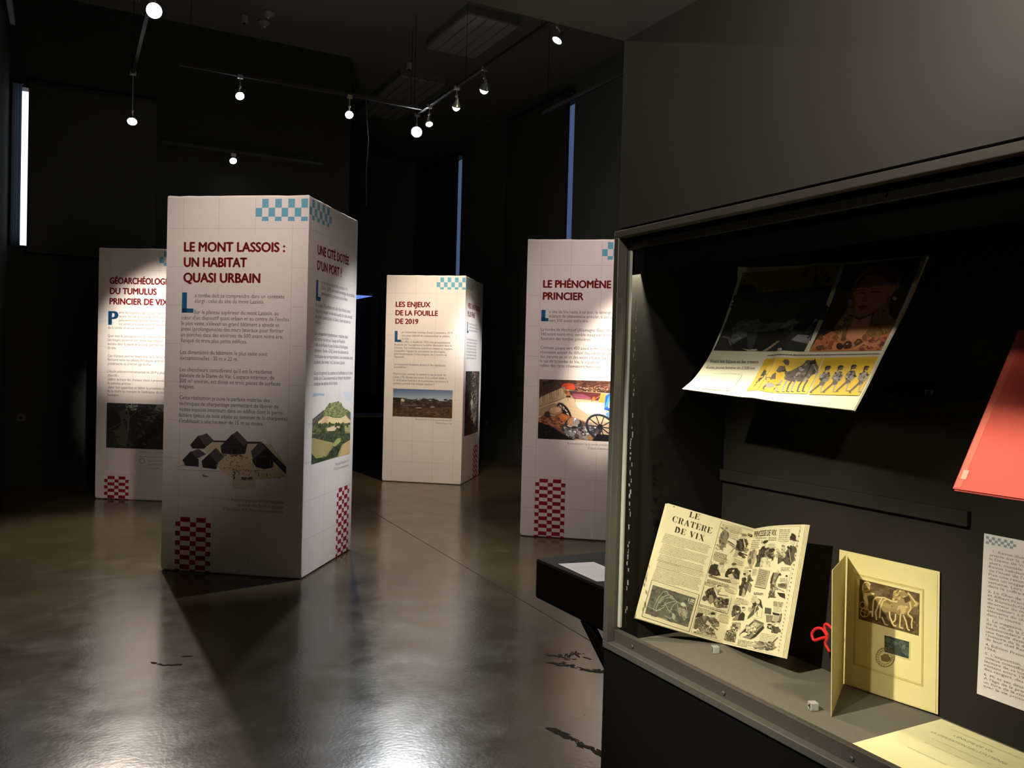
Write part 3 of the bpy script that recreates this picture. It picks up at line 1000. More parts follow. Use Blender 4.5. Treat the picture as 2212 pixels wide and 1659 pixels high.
def pic_aerial():
    P = Print([((230.9, 869.4), (.114, 1.62)), ((357.3, 874.8), (.754, 1.627)), ((353.7, 971.9), (.745, 2.099)), ((228.4, 966.6), (.11, 2.095))], 8)
    P.bounds = (.114, 1.623, .93, 2.097)
    P.view(190, 510, 2.81)
    P.rect(100, 1000, 620, 1310, (52, 54, 50))
    P.poly([(255, 1040), (420, 1060), (480, 1160), (330, 1300), (255, 1240)], (40, 42, 40)); P.poly([(120, 1080), (190, 1070), (200, 1170), (110, 1220)], (44, 46, 42))
    P.poly([(188, 1065), (236, 1050), (246, 1130), (205, 1130)], (78, 80, 74)); P.poly([(160, 1190), (215, 1130), (245, 1200), (235, 1280), (180, 1260)], (72, 74, 64)); P.poly([(420, 1020), (480, 1030), (480, 1070), (400, 1060)], (110, 106, 100))
    P.speckle(110, 1015, 600, 1295, 140, 7, [(44, 46, 42), (62, 64, 58), (70, 72, 64), (36, 38, 36)], 1.6, 30)
    P.speckle(230, 1015, 300, 1060, 40, 4, [(150, 148, 140), (120, 118, 110)], 1)
    P.line([(230, 1020), (250, 1100), (240, 1190)], 4, (120, 118, 108)); P.line([(115, 1180), (230, 1120), (300, 1060)], 3, (92, 92, 84)); P.ring(370, 1070, 60, 24, 3, (88, 90, 82), 0, 230); P.line([(250, 1100), (460, 1130)], 2, (84, 86, 78))
    P.bounds = None
    for y, a, b in ((1310, 312, 355), (1338, 312, 358)): P.line([(a, y), (b, y)], 3, (150, 140, 140))
    P.ring(329, 1365, 15, 16, 2.4, (90, 86, 86))
    for y, t in ((1318, 'Cours de la Seine actuel'), (1345, 'Chenaux anciens'), (1369, 'Emplacement du tumulus'), (1390, 'de la Dame de Vix'), (1414, '© Gallica, BC')):
        P.text(t, (364, y), None, (0, -9), (140, 126, 126), 0, 2)
    return P

def pic_dig():
    P = Print(None, 9)
    P.bounds = (.11, 1.2, .93, 2.03)
    P.rect(.11, 1.2, .93, 2.03, (74, 60, 54))
    P.speckle(.12, 1.21, .92, 2.02, 260, .03, [(60, 48, 44), (92, 76, 68), (48, 40, 38), (110, 92, 82), (70, 58, 52)], .6, 70)
    P.poly([(.11, 1.2), (.45, 1.2), (.4, 1.5), (.25, 1.7), (.11, 1.8)], (44, 40, 40)); P.speckle(.13, 1.22, .42, 1.6, 60, .022, [(40, 36, 36), (60, 54, 52), (80, 74, 72)], .5, 80)
    P.speckle(.45, 1.45, .8, 1.85, 90, .02, [(176, 156, 142), (150, 130, 118), (196, 178, 164)], .6, 60)
    P.speckle(.5, 1.2, .7, 1.4, 26, .018, [(190, 176, 166), (150, 136, 128)], .4, 85)
    P.line([(.5, 1.5), (.56, 1.8)], .012, (206, 190, 176)); P.line([(.72, 1.6), (.75, 1.95)], .01, (190, 172, 160)); P.blob(.5, 1.62, .07, .05, (206, 188, 172)); P.blob(.66, 1.85, .05, .05, (200, 184, 170))
    return P

def pic_tomb():
    P = Print([((1165.1, 819.0), (.137, 1.234)), ((1326.0, 824.6), (.794, 1.238)), ((1322.4, 953.7), (.794, 1.761)), ((1161.7, 945.5), (.137, 1.754))], 12)
    P.bounds = (.137, 1.234, .935, 1.76)
    P.view(1140, 800, 9.758)
    P.rect(150, 170, 2300, 1520, (200, 172, 138))
    P.poly([(200, 170), (2300, 190), (2300, 520), (1600, 470), (1000, 430), (700, 380), (240, 600)], (74, 52, 44))
    P.speckle(250, 190, 700, 400, 60, 26, [(60, 48, 42), (84, 66, 56), (70, 54, 48)], 2.4, -10)
    P.speckle(1000, 230, 1800, 420, 90, 16, [(96, 60, 48), (120, 76, 60), (80, 52, 44), (136, 96, 78)], 4, 2)
    P.speckle(1030, 350, 1700, 450, 80, 12, [(206, 176, 140), (180, 140, 106), (140, 96, 70)], .7, 80)
    P.poly([(240, 600), (700, 380), (760, 420), (770, 570), (620, 640), (240, 770)], (190, 160, 124))
    for k in range(11):
        x = 262 + k * 48; y = 590 - k * 21
        P.poly([(x, y - 20), (x + 40, y - 50), (x + 60, y + 90), (x + 18, y + 120)], [(206, 178, 142), (184, 152, 116), (198, 168, 130)][k % 3])
        P.line([(x + 44, y - 40), (x + 62, y + 90)], 6, (120, 92, 68))
    P.line([(240, 765), (620, 640), (790, 570)], 14, (150, 118, 86))
    P.poly([(240, 790), (620, 650), (800, 580), (1320, 640), (1620, 690), (2300, 720), (2300, 1100), (1200, 1090), (900, 980), (240, 980)], (226, 200, 164))
    for y0, y1 in ((700, 860), (780, 930), (850, 990)): P.line([(620, y0 - 10), (1620, y1 + 80)], 4, (196, 164, 126))
    P.poly([(1000, 660), (1640, 700), (1640, 960), (1260, 930), (1050, 780)], (255, 246, 226)); P.poly([(240, 800), (560, 690), (640, 720), (440, 960), (240, 960)], (176, 146, 112))
    P.poly([(700, 330), (760, 280), (880, 265), (960, 280), (1010, 350), (1000, 410), (820, 400)], (196, 66, 44)); P.poly([(820, 340), (960, 300), (1000, 405), (830, 405)], (222, 84, 56)); P.blob(755, 365, 54, 26, (160, 126, 112))
    P.poly([(860, 425), (1540, 480), (1560, 520), (1480, 640), (1380, 620), (900, 520)], (104, 52, 50)); P.poly([(870, 425), (1030, 435), (1020, 500), (910, 500)], (84, 56, 68))
    P.poly([(920, 540), (960, 490), (1160, 500), (1330, 570), (1330, 620), (1120, 600), (980, 600)], (156, 84, 106)); P.line([(990, 560), (1300, 600)], 10, (196, 120, 136))
    P.blob(815, 455, 50, 42, (134, 92, 50)); P.blob(855, 510, 40, 40, (196, 124, 64)); P.poly([(800, 540), (900, 530), (910, 570), (810, 570)], (74, 54, 44))
    P.poly([(1370, 560), (1420, 555), (1400, 640), (1330, 650)], (222, 120, 66)); P.line([(1340, 650), (1540, 530)], 14, (224, 132, 76))
    P.line([(845, 580), (845, 650)], 6, (100, 80, 70)); P.line([(1000, 590), (1000, 670)], 8, (130, 70, 50))
    P.poly([(1540, 480), (1640, 500), (1620, 690), (1500, 660)], (232, 166, 78))
    P.poly([(1640, 540), (1760, 460), (2000, 470), (2100, 700), (1900, 880), (1610, 830)], (40, 110, 220)); P.poly([(1700, 560), (1800, 470), (1850, 540), (1720, 740), (1620, 790)], (88, 164, 244)); P.poly([(1740, 600), (2000, 540), (2050, 790), (1800, 830), (1690, 780)], (208, 206, 198)); P.poly([(1610, 810), (1800, 850), (2000, 830), (2000, 890), (1800, 900)], (30, 60, 150))
    P.poly([(1640, 920), (1720, 860), (2300, 880), (2300, 1300), (1850, 1200)], (96, 158, 206))
    def wheel(cx, cy, rx, ry, rot, c, hub):
        P.ring(cx, cy, rx, ry, 46, c, 0, 360, rot, 36); P.ring(cx, cy, rx + 14, ry + 14, 8, (100, 108, 120), 180, 330, rot, 24)
        r = math.radians(rot)
        for k in range(10):
            t = 2 * PI * k / 10 + .2
            x, y = rx * math.cos(t), ry * math.sin(t)
            P.line([(cx, cy), (cx + x * math.cos(r) - y * math.sin(r), cy + x * math.sin(r) + y * math.cos(r))], 20, c)
        P.blob(cx, cy, hub, hub, (30, 30, 34), n=14, j=.08)
    wheel(770, 890, 90, 220, -32, (40, 32, 30), 46)
    P.poly([(230, 1000), (430, 900), (720, 900), (1120, 1050), (1330, 1120), (1500, 1200), (1380, 1480), (860, 1420), (560, 1220), (230, 1070)], (150, 92, 60))
    P.poly([(720, 905), (870, 975), (820, 1040), (690, 1020), (620, 960)], (204, 120, 66)); P.poly([(240, 1000), (480, 1010), (760, 1090), (680, 1220), (480, 1160), (240, 1080)], (168, 112, 84))
    P.speckle(260, 1000, 760, 1200, 70, 22, [(120, 72, 54), (196, 126, 92), (90, 62, 54), (180, 108, 74)], 2, 20)
    P.blob(440, 930, 110, 60, (72, 56, 46)); P.ring(590, 900, 120, 70, 22, (150, 108, 74), rot=-12); P.ell(585, 850, 135, 92, (184, 140, 102), -8); P.ell(560, 840, 90, 66, (214, 168, 124), -10); P.ell(640, 830, 60, 48, (222, 182, 150), -10); P.blob(505, 820, 20, 36, (236, 202, 160))
    P.line([(480, 940), (580, 960)], 16, (226, 218, 204))
    P.poly([(760, 1130), (1120, 1080), (1520, 1200), (1400, 1470), (860, 1420), (700, 1250)], (74, 70, 74))
    P.speckle(780, 1150, 1440, 1440, 150, 22, [(120, 116, 118), (52, 50, 54), (150, 144, 144), (88, 82, 80), (206, 202, 200)], 1.4, 15)
    P.poly([(1140, 1090), (1330, 1120), (1270, 1200), (1160, 1160)], (110, 78, 64)); P.poly([(1170, 1090), (1330, 1110), (1420, 1170), (1280, 1150)], (160, 156, 150))
    P.ring(960, 1120, 165, 95, 26, (40, 38, 40), rot=-5); P.ell(965, 1085, 130, 92, (172, 150, 136), -6); P.poly([(850, 1060), (900, 1020), (940, 1010), (920, 1170), (860, 1140)], (206, 142, 98)); P.ell(1020, 1070, 66, 64, (150, 148, 152), 0); P.blob(1000, 1022, 26, 22, (250, 246, 242), j=.1); P.blob(980, 1058, 12, 12, (250, 246, 242), j=.1)
    wheel(1530, 1190, 300, 240, 28, (38, 46, 62), 60)
    P.poly([(1390, 1460), (1540, 1210), (1590, 1240), (1450, 1500)], (50, 54, 62))
    P.poly([(200, 1080), (460, 1170), (900, 1420), (1000, 1500), (200, 1500)], (30, 27, 26)); P.line([(420, 1140), (880, 1420)], 22, (58, 54, 54)); P.line([(560, 1180), (1010, 1450)], 12, (110, 106, 104))
    P.speckle(340, 1280, 520, 1400, 12, 12, [(130, 124, 118), (80, 76, 74)], .4, 40)
    for x, y, c in ((840, 1310, (132, 126, 124)), (930, 1350, (150, 144, 142)), (1130, 1400, (128, 124, 124)), (1230, 1420, (160, 154, 150)), (1310, 1420, (176, 126, 74))): P.blob(x, y, 62, 48, c, 20)
    P.poly([(1370, 1500), (1460, 1340), (2300, 1400), (2300, 1520)], (24, 24, 28))
    return P

MAIN_F = dict(
    head=[('LE MONT LASSOIS :', .13, .385, .883), ('UN HABITAT', .131, .492, .606), ('QUASI URBAIN', .13, .60, .706)],
    cap=('L', .124, .673, .815, .212), ref=("élargi : celui du site du mont Lassois.", .518),
    skip={.39: ((.27, .64), (.69, 2.08)), .66: ((.27, .64), (.69, 2.26)), .125: ((.28, .63), (.66, .82))},
    body=[('a tombe doit se comprendre dans un contexte', .22, .706), ('élargi : celui du site du mont Lassois.', .22, .744),
          ('Sur le plateau supérieur du mont Lassois, au', .218, .822), ("cœur d'un dispositif quasi urbain et au centre de l'enclos", .122, .862),
          ("le plus vaste, s'élevait un grand bâtiment à abside et", .122, .902), ('antes (prolongements des murs latéraux pour former', .121, .941),
          ('un porche) daté des environs de 500 avant notre ère,', .121, .982), ('flanqué de trois plus petits édifices.', .12, 1.022),
          ('Les dimensions du bâtiment le plus vaste sont', .119, 1.104), ('exceptionnelles : 35 m x 22 m.', .119, 1.145),
          ("Les chercheurs considèrent qu'il est la résidence", .117, 1.227), ("palatiale de la Dame de Vix. L'espace intérieur, de", .117, 1.267),
          ('500 m² environ, est divisé en trois pièces de surfaces', .117, 1.307), ('inégales.', .117, 1.345),
          ('Cette réalisation prouve la parfaite maîtrise des', .118, 1.424), ('techniques de charpentage permettant de libérer de', .118, 1.465),
          ('vastes espaces intérieurs dans un édifice dont la panne', .118, 1.506), ('faîtière (pièce de bois située au sommet de la charpente)', .118, 1.547),
          ("s'établissait à une hauteur de 15 m au moins.", .118, 1.588)],
    caption=[("Restitution graphique de l'ensemble palatial", .911, 2.124, .387), ('du plateau Saint-Marcel, mont Lassois', .911, 2.156, .338), ('© Klaus Rothe, PCR « Vix et son environnement »', .911, 2.19, .449)],
    red=(.106, 2.254), pic=pic_huts, picname='village_drawing')
MAIN_R = dict(
    head=[('UNE CITÉ DOTÉE', .16, .375, .796), ("D'UN PORT ?", .16, .484, .647)],
    cap=('L', .15, .558, .703, .238), ref=("aménagements portuaires sur la Seine.", .54),
    body=[('es dernières recherches menées à Vix', .244, .578), ('(2016 - 2018) ont révélé les vestiges de probables', .244, .615), ('aménagements portuaires sur la Seine.', .244, .656),
          ("À ce jour, l'hypothèse est celle d'un chenal creusé", .15, .745), ('depuis le rempart en bas de la pente du côté oriental', .15, .786), ("du mont Lassois jusqu'à la Seine, d'une centaine de", .15, .827), ('mètres.', .15, .867),
          ('Les prospections géophysiques, conduites dans', .148, .946), ("ce secteur du site par l'équipe de Friedrich", .148, .986), ('Lüth et de Rainer Komp (Institut archéologique', .149, 1.026), ('allemand - Berlin - DAI), livrent des éléments de', .15, 1.067), ('fortification qui correspondraient à une extension, dans', .15, 1.108), ('la plaine, des levées 1 et 2 du mont Lassois.', .15, 1.148),
          ('Ce prolongement du système de fortification sur la rive', .148, 1.227), ('droite de la Seine enserrerait un tronçon de plusieurs', .147, 1.265), ('centaines de mètres de la rivière.', .146, 1.303)],
    caption=[('Mont Lassois, butte témoin à Vix', .895, 1.92, .285), ('© PCR « Vix et son environnement »', .897, 1.955, .32)],
    red=(.652, 2.104), pic=pic_hill, picname='hill_photograph')
MID_F = dict(
    head=[('LES ENJEUX', .126, .40, .588), ('DE LA FOUILLE', .126, .508, .687), ('DE 2019', .127, .616, .433)],
    cap=('L', .124, .708, .85, .21), ref=('focalisée sur l\'exceptionnel mobilier découvert dans le', .756),
    body=[("es recherches, menées d'août à novembre 2019,", .217, .735), ('ont pour objectif de contextualiser la célèbre', .218, .777), ('tombe.', .219, .817), ("En effet, la fouille de 1953 s'est principalement", .212, .857), ("focalisée sur l'exceptionnel mobilier découvert dans le", .121, .895), ('tumulus. De nombreuses questions restent en suspens,', .122, .935), ("auxquelles l'équipe de spécialistes (archéologues,", .123, .974), ('géomorphologues, céramologues, etc.) tentera de', .123, 1.013), ('répondre.', .124, 1.052),
          ('Le monument funéraire abrite-t-il des sépultures', .123, 1.147), ('secondaires ?', .124, 1.182), ("Pourra-t-on, comme l'a montré le site princier de", .122, 1.268), ("Lavau (10), déceler les traces d'un podium dédié à", .122, 1.309), ('la cérémonie funéraire de la princesse, ou encore le', .123, 1.35), ("tumulus primitif d'un lointain ancêtre ?", .124, 1.39)],
    caption=[('Monument princier de Vix en cours de fouille, août 2019', .905, 1.838, .48), ('© Bastien Roussin, Inrap', .906, 1.876, .215)],
    pic=pic_landscape, picname='landscape_photograph')
MID_R = dict(
    head=[('VERS UNE FOUILLE', .13, .39, .86), ('PLUS FINE', .13, .495, .55)],
    cap=('L', .124, .57, .71, .21), ref=('précises du tumulus et de ses abords. Les', .60),
    body=[(t, .225 if k < 3 else .13, .60 + .04 * k) for k, t in enumerate(('es méthodes actuelles de la fouille', 'permettent de documenter avec plus', 'de finesse le monument funéraire et'))] +
         [(t, .13, .80 + .04 * k) for k, t in enumerate(('Les archéologues procèdent à des relevés', 'précises du tumulus et de ses abords. Les', 'sédiments prélevés sont tamisés afin de', 'retrouver les plus petits indices laissés', 'par les bâtisseurs de la tombe, ainsi que', 'les restes végétaux et les ossements qui', 'complètent notre connaissance du site.'))],
    caption=[('Vue de la fouille du tumulus', .91, 2.07, .28)],
    red=(.66, 2.2), pic=pic_dig, picname='excavation_photograph')
RIGHT_F = dict(
    head=[('LE PHÉNOMÈNE', .146, .422, .748), ('PRINCIER', .146, .529, .51)],
    cap=('L', .138, .62, .721, .203), ref=('funéraire des tombes princières.', .445),
    body=[('e site de Vix reste, à ce jour, le témoignage le plus', .208, .648), ('éclatant du phénomène princier, à son paroxysme', .208, .687), ('vers 500 avant notre ère.', .209, .725), ('La tombe de Hochdorf (Allemagne, Bade-Wurtemberg,', .138, .806), ('540 avant notre ère), semble inaugurer le modèle', .139, .846), ('funéraire des tombes princières.', .139, .886),
          ('Connues jusque vers 450 avant notre ère, elles', .138, .966), ('réunissent autour du défunt des objets de luxe', .138, 1.006), ('des parures en or et des vases à boire. Dans', .139, 1.045), ('le cas de la tombe de Vix, la sépulture', .139, 1.085), ('relève des rares inhumations féminines.', .14, 1.124)],
    caption=[('Reconstitution de la tombe princière de Hochdorf', .905, 1.803, .502), ('© Stork, Keltenmuseum Hochdorf', .905, 1.838, .322)],
    red=(.126, 2.117), pic=pic_tomb, picname='tomb_photograph')
LEFT_F = dict(
    head=[('GÉOARCHÉOLOGIE', .12, .37, .785), ('DU TUMULUS', .124, .478, .638), ('PRINCIER DE VIX', .122, .586, .762)],
    cap=('P', .112, .659, .803, .225), ref=('du tumulus princier', .262),
    body=[('armi les nouvelles approches mises en', .229, .683), ('œuvre lors de la fouille de 2019, les études', .229, .723), ('paléoenvironnementales fournies par le', .23, .763), ('sol seront précieuses pour la connaissance', .231, .803), ('de la tombe et de son environnement.', .112, .844),
          ('Quel était le paysage autour du tumulus de Vix ?', .11, .93), ('Les images aériennes ont révélé des chenaux', .11, .972), ("anciens dans la plaine de la Seine, à proximité", .112, 1.014), ('du site.', .112, 1.056), ('Ces chenaux sont les divers bras de la Seine, et', .114, 1.14), ('fluctuent selon les phases climatiques antérieures', .115, 1.18), ('postérieures au premier âge du Fer.', .115, 1.221),
          ("L'étude paléoenvironnementale de 2019 a plusieurs", .113, 1.303), ('objectifs :', .113, 1.345), ('-définir le tracé des chenaux situés à proximité', .114, 1.387), ('du tumulus princier', .114, 1.428), ('-dater leur apparition et définir la proximité du lit', .115, 1.47), ("de la rivière au moment de l'édification du monument", .116, 1.51), ('funéraire.', .118, 1.551)],
    red=(.101, 2.394), pic=pic_aerial, picname='aerial_photograph')

totem((.627, 6.344), -37.13, 1.049, .985, 'largest white printed tower, LE MONT LASSOIS, nearest of the four', MAIN_F, MAIN_R)
totem((3.625, 10.186), -38.4, 1.04, 1.03, 'smallest white printed tower, headed LES ENJEUX DE LA FOUILLE DE 2019', MID_F, MID_R)
totem((3.609, 6.477), -38.26, 1.03, 1.0, 'white printed tower headed LE PHÉNOMÈNE PRINCIER, half hidden by the showcase', RIGHT_F, None)
totem((.311, 9.801), -33.0, 1.03, 1.0, 'white printed tower headed GÉOARCHÉOLOGIE, at left behind the largest one', LEFT_F, None)

# ================================================================== LOW TABLE SHOWCASE BEHIND THE WALL
tb = empty('display_table', (2.15, 2.30, 0))
def tloc(x, y, z): return (x - 2.15, y - 2.30, z)
MB().hull8([tloc(1.77, 1.45, .53), tloc(2.60, 1.45, .53), tloc(2.60, 3.035, .53), tloc(1.77, 3.035, .53), tloc(1.77, 1.45, .7), tloc(2.60, 1.45, .7), tloc(2.60, 3.035, .7), tloc(1.77, 3.035, .7)]).build('table_box', BLACK, tb, .012)
MB().box(-.17, .26, -.62, .18, .7, .712).build('recessed_tray', BLACKMAT, tb, .004)
def leg(x, y0, y1):
    MB().hull8([tloc(x, y1 - .034, 0), tloc(x + .03, y1 - .034, 0), tloc(x + .03, y1 + .034, 0), tloc(x, y1 + .034, 0), tloc(x, y0 - .034, .53), tloc(x + .03, y0 - .034, .53), tloc(x + .03, y0 + .034, .53), tloc(x, y0 + .034, .53)]).build('leg', BLACK, tb, .004)
for x in (1.772, 2.56):
    leg(x, 2.655, 1.975)
    leg(x, 1.52, 1.90)
tag(tb, 'low black display table on slanted legs, half hidden behind the showcase wall', 'table')
sh = Print(None, 2)
sh.rect(0, 0, .16, .30, (196, 193, 198))
sh.text('Les dessins de la princesse de Vix', (.015, .03), (.14, .03), (0, -.006), (120, 116, 120), 0, 2)
sh.fake_lines((.015, .05), (.145, .05), (0, .011), 18, .004, (170, 166, 170), last=.5)
e = Vector((-.012, -.30, 0)).normalized(); g = Vector((.16, -.028, 0)).normalized()
so = sh.build('paper_sheet', None, lambda s, t, o: Vector((1.797, 2.898, .7015 + o)) + g * s + e * t, PAPER, 2e-5)
tag(so, 'white text sheet lying on the low black table', 'paper')

# ================================================================== WALL SHOWCASE
CF, CB, CZ0, CZ1 = 1.165, 1.50, .85, 1.835        # front, back, floor and top of the interior
CY0, CY1 = -.9, 1.627
case = empty('showcase', (WX, .36, .85))
tag(case, 'long grey framed glass showcase set into the charcoal wall at right', 'showcase')
def cl(x, y, z): return (x - WX, y - .36, z - .85)
def cbox(m, x0, x1, y0, y1, z0, z1): return m.box(x0 - WX, x1 - WX, y0 - .36, y1 - .36, z0 - .85, z1 - .85)
cbox(MB(), 1.176, CB, CY0, CY1, .842, CZ0).build('display_floor', FELT, case)
cbox(MB(), CB - .005, CB - .0002, CY0, CY1, CZ0, CZ1).build('back_panel', BACKP, case)
cbox(MB(), 1.176, CB - .005, CY1 - .006, CY1, CZ0, CZ1).build('end_panel', BLACKMAT, case)
cbox(MB(), 1.176, CB - .005, CY0, CY1 - .006, CZ1 - .006, CZ1 - .0002).build('top_panel', BACKP, case)
fo = MB()
cbox(fo, 1.138, 1.16, -.9, 1.625, .843, .859)
cbox(fo, 1.138, 1.16, -.9, 1.625, 1.811, 1.827)
cbox(fo, 1.138, 1.16, 1.608, 1.625, .859, 1.811)
fo.build('outer_frame', METAL, case, .0015)
fi = MB()
cbox(fi, 1.16, 1.174, -.9, 1.63, .852, .886)
cbox(fi, 1.168, 1.176, -.9, 1.63, 1.784, 1.806)
cbox(fi, 1.16, 1.174, 1.608, 1.634, .886, 1.80)
fi.build('inner_frame', METAL2, case, .001)
cbox(MB(), 1.1601, 1.168, -.9, 1.63, 1.803, 1.832).build('groove_shade_strip', BLACKMAT, case)  # black strip standing in for the shade under the outer bar
cbox(MB(), 1.166, 1.1735, 1.5965, 1.607, .892, 1.783).build('white_edge_strip', mat('off_white_plastic', (182, 182, 172), .45), case, .002)['label'] = 'white strip up the left edge of the glass'
gl = cbox(MB(), 1.1762, 1.182, -.89, 1.606, .878, 1.80).build('glass_pane', GLASS, case)
# torn bits of pale sealant along the strip
rs = MB()
rn = random.Random(8)
for (ya, yb, z0, z1, dens) in ((1.609, 1.616, .93, 1.74, .9), (1.578, 1.586, .93, 1.66, .75)):
    z = z0
    while z < z1:
        h = rn.uniform(.003, .014)
        if rn.random() < dens:
            a = rn.uniform(ya - .002, (ya + yb) / 2 + .002); b = a + rn.uniform(.001, .0038)
            p = [(1.1742, a, z), (1.1742, b, z + rn.uniform(-.003, .003)), (1.1742, b + rn.uniform(-.002, .002), z + h * .5), (1.1742, b, z + h), (1.1742, a + rn.uniform(-.001, .001), z + h)]
            p = [cl(*q) for q in p]
            f = [rs.bm.verts.new(q) for q in p]
            g = [rs.bm.verts.new((q[0] - .0012, q[1], q[2])) for q in p]
            rs.bm.faces.new(g)
            rs.bm.faces.new(f[::-1])
            for k in range(5): rs.bm.faces.new((f[k], f[(k + 1) % 5], g[(k + 1) % 5], g[k]))
        z += h + rn.uniform(0, .008)
rs.build('sealant_remains', mat('old_sealant', (150, 147, 134), .7), case)['kind'] = 'stuff'
for (y, z) in ((1.535, 1.797), (1.22, 1.796), (.911, 1.797), (1.618, 1.66), (1.619, 1.49), (1.619, 1.20), (1.618, .954), (1.535, .868), (1.235, .868), (.93, .868), (.6, 1.797), (.6, .868)):
    MB().lathe([(.0005, -.0035), (.003, -.0035), (.0042, -.0022), (.0045, 0), (.0005, 0)], cl(1.160 if z < 1.7 else 1.168, y, z), (1, 0, 0), 12).build('screw', METAL2, case, smooth=True)
for (y0, y1, z0, z1) in ((.955, 1.618, 1.227, 1.256), (.55, 1.15, 1.440, 1.468)):
    cbox(MB(), 1.481, CB - .005, y0, y1, z0, z1).build('batten', BACKP, case, .002)
# short lamps behind the frame top; two boards added to cut their light
cbox(cbox(MB(), 1.214, 1.217, CY0, CY1 - .006, 1.735, CZ1 - .006), 1.1825, 1.1845, CY0, CY1 - .006, 1.727, CZ1 - .006).build('added_light_baffle', mat('black_flocked_board', (7, 7, 6), .95, spec=.04), case)
def mini(y, pw):
    MB().lathe([(.001, .03), (.011, .03), (.011, .004), (.009, 0), (.001, 0)], cl(1.2, y, 1.800), (0, 0, 1), 16).build('mini_lamp', CHROME, case, smooth=True)
    d = bpy.data.lights.new('mini_lamp_glow', 'POINT')
    d.energy = pw
    d.color = (1, .90, .68)
    d.shadow_soft_size = .006
    o = bpy.data.objects.new('mini_lamp_glow', d)
    COL.objects.link(o)
    o.location = (1.2, y, 1.79)
for y, pw in ((1.60, 15.0), (1.15, 4.2), (.70, 6.0), (.25, 6.0)):
    mini(y, pw)

# ---- sheet helpers
def bil(p00, p10, p11, p01, w, h, bulge=0.0):
    """point on a four-cornered sheet; p00 top left, p10 top right"""
    p00, p10, p11, p01 = map(Vector, (p00, p10, p11, p01))
    n = (p10 - p00).cross(p01 - p00).normalized() * -1
    if n.x > 0: n = -n
    def f(s, t, o):
        a, b = s / w, t / h
        p = p00 * (1 - a) * (1 - b) + p10 * a * (1 - b) + p11 * a * b + p01 * (1 - a) * b
        return p + n * (o + bulge * math.sin(PI * min(max(a, 0), 1)))
    return f

def local(f, e):
    c = Vector(e.location)
    return lambda s, t, o: f(s, t, o) - c

def paper_block(name, f, w, h, th, m, parent, ns=12, nt=4, depth0=0.0):
    rows = [[f(w * i / ns, h * k / nt, -depth0) for i in range(ns + 1)] for k in range(nt + 1)]
    back = [[f(w * i / ns, h * k / nt, -depth0 - th) for i in range(ns + 1)] for k in range(nt + 1)]
    mb = MB()
    A = [[mb.bm.verts.new(p) for p in r] for r in rows]
    B = [[mb.bm.verts.new(p) for p in r] for r in back]
    for k in range(nt):
        for i in range(ns):
            mb.bm.faces.new((A[k][i], A[k + 1][i], A[k + 1][i + 1], A[k][i + 1]))
            mb.bm.faces.new((B[k][i], B[k][i + 1], B[k + 1][i + 1], B[k + 1][i]))
    for k in range(nt):
        mb.bm.faces.new((A[k][0], B[k][0], B[k + 1][0], A[k + 1][0]))
        mb.bm.faces.new((A[k][ns], A[k + 1][ns], B[k + 1][ns], B[k][ns]))
    for i in range(ns):
        mb.bm.faces.new((A[0][i], A[0][i + 1], B[0][i + 1], B[0][i]))
        mb.bm.faces.new((A[nt][i], B[nt][i], B[nt][i + 1], A[nt][i + 1]))
    return mb.build(name, m, parent)

PAGE = mat('old_page_paper', (232, 220, 178), .75, noise=.04, nscale=60, spec=.2)
NEWS = mat('magazine_paper', (226, 222, 196), .55, noise=.03, nscale=60, spec=.35)
CARD = mat('pale_yellow_card', (228, 212, 148), .7, noise=.025, nscale=40, spec=.2)

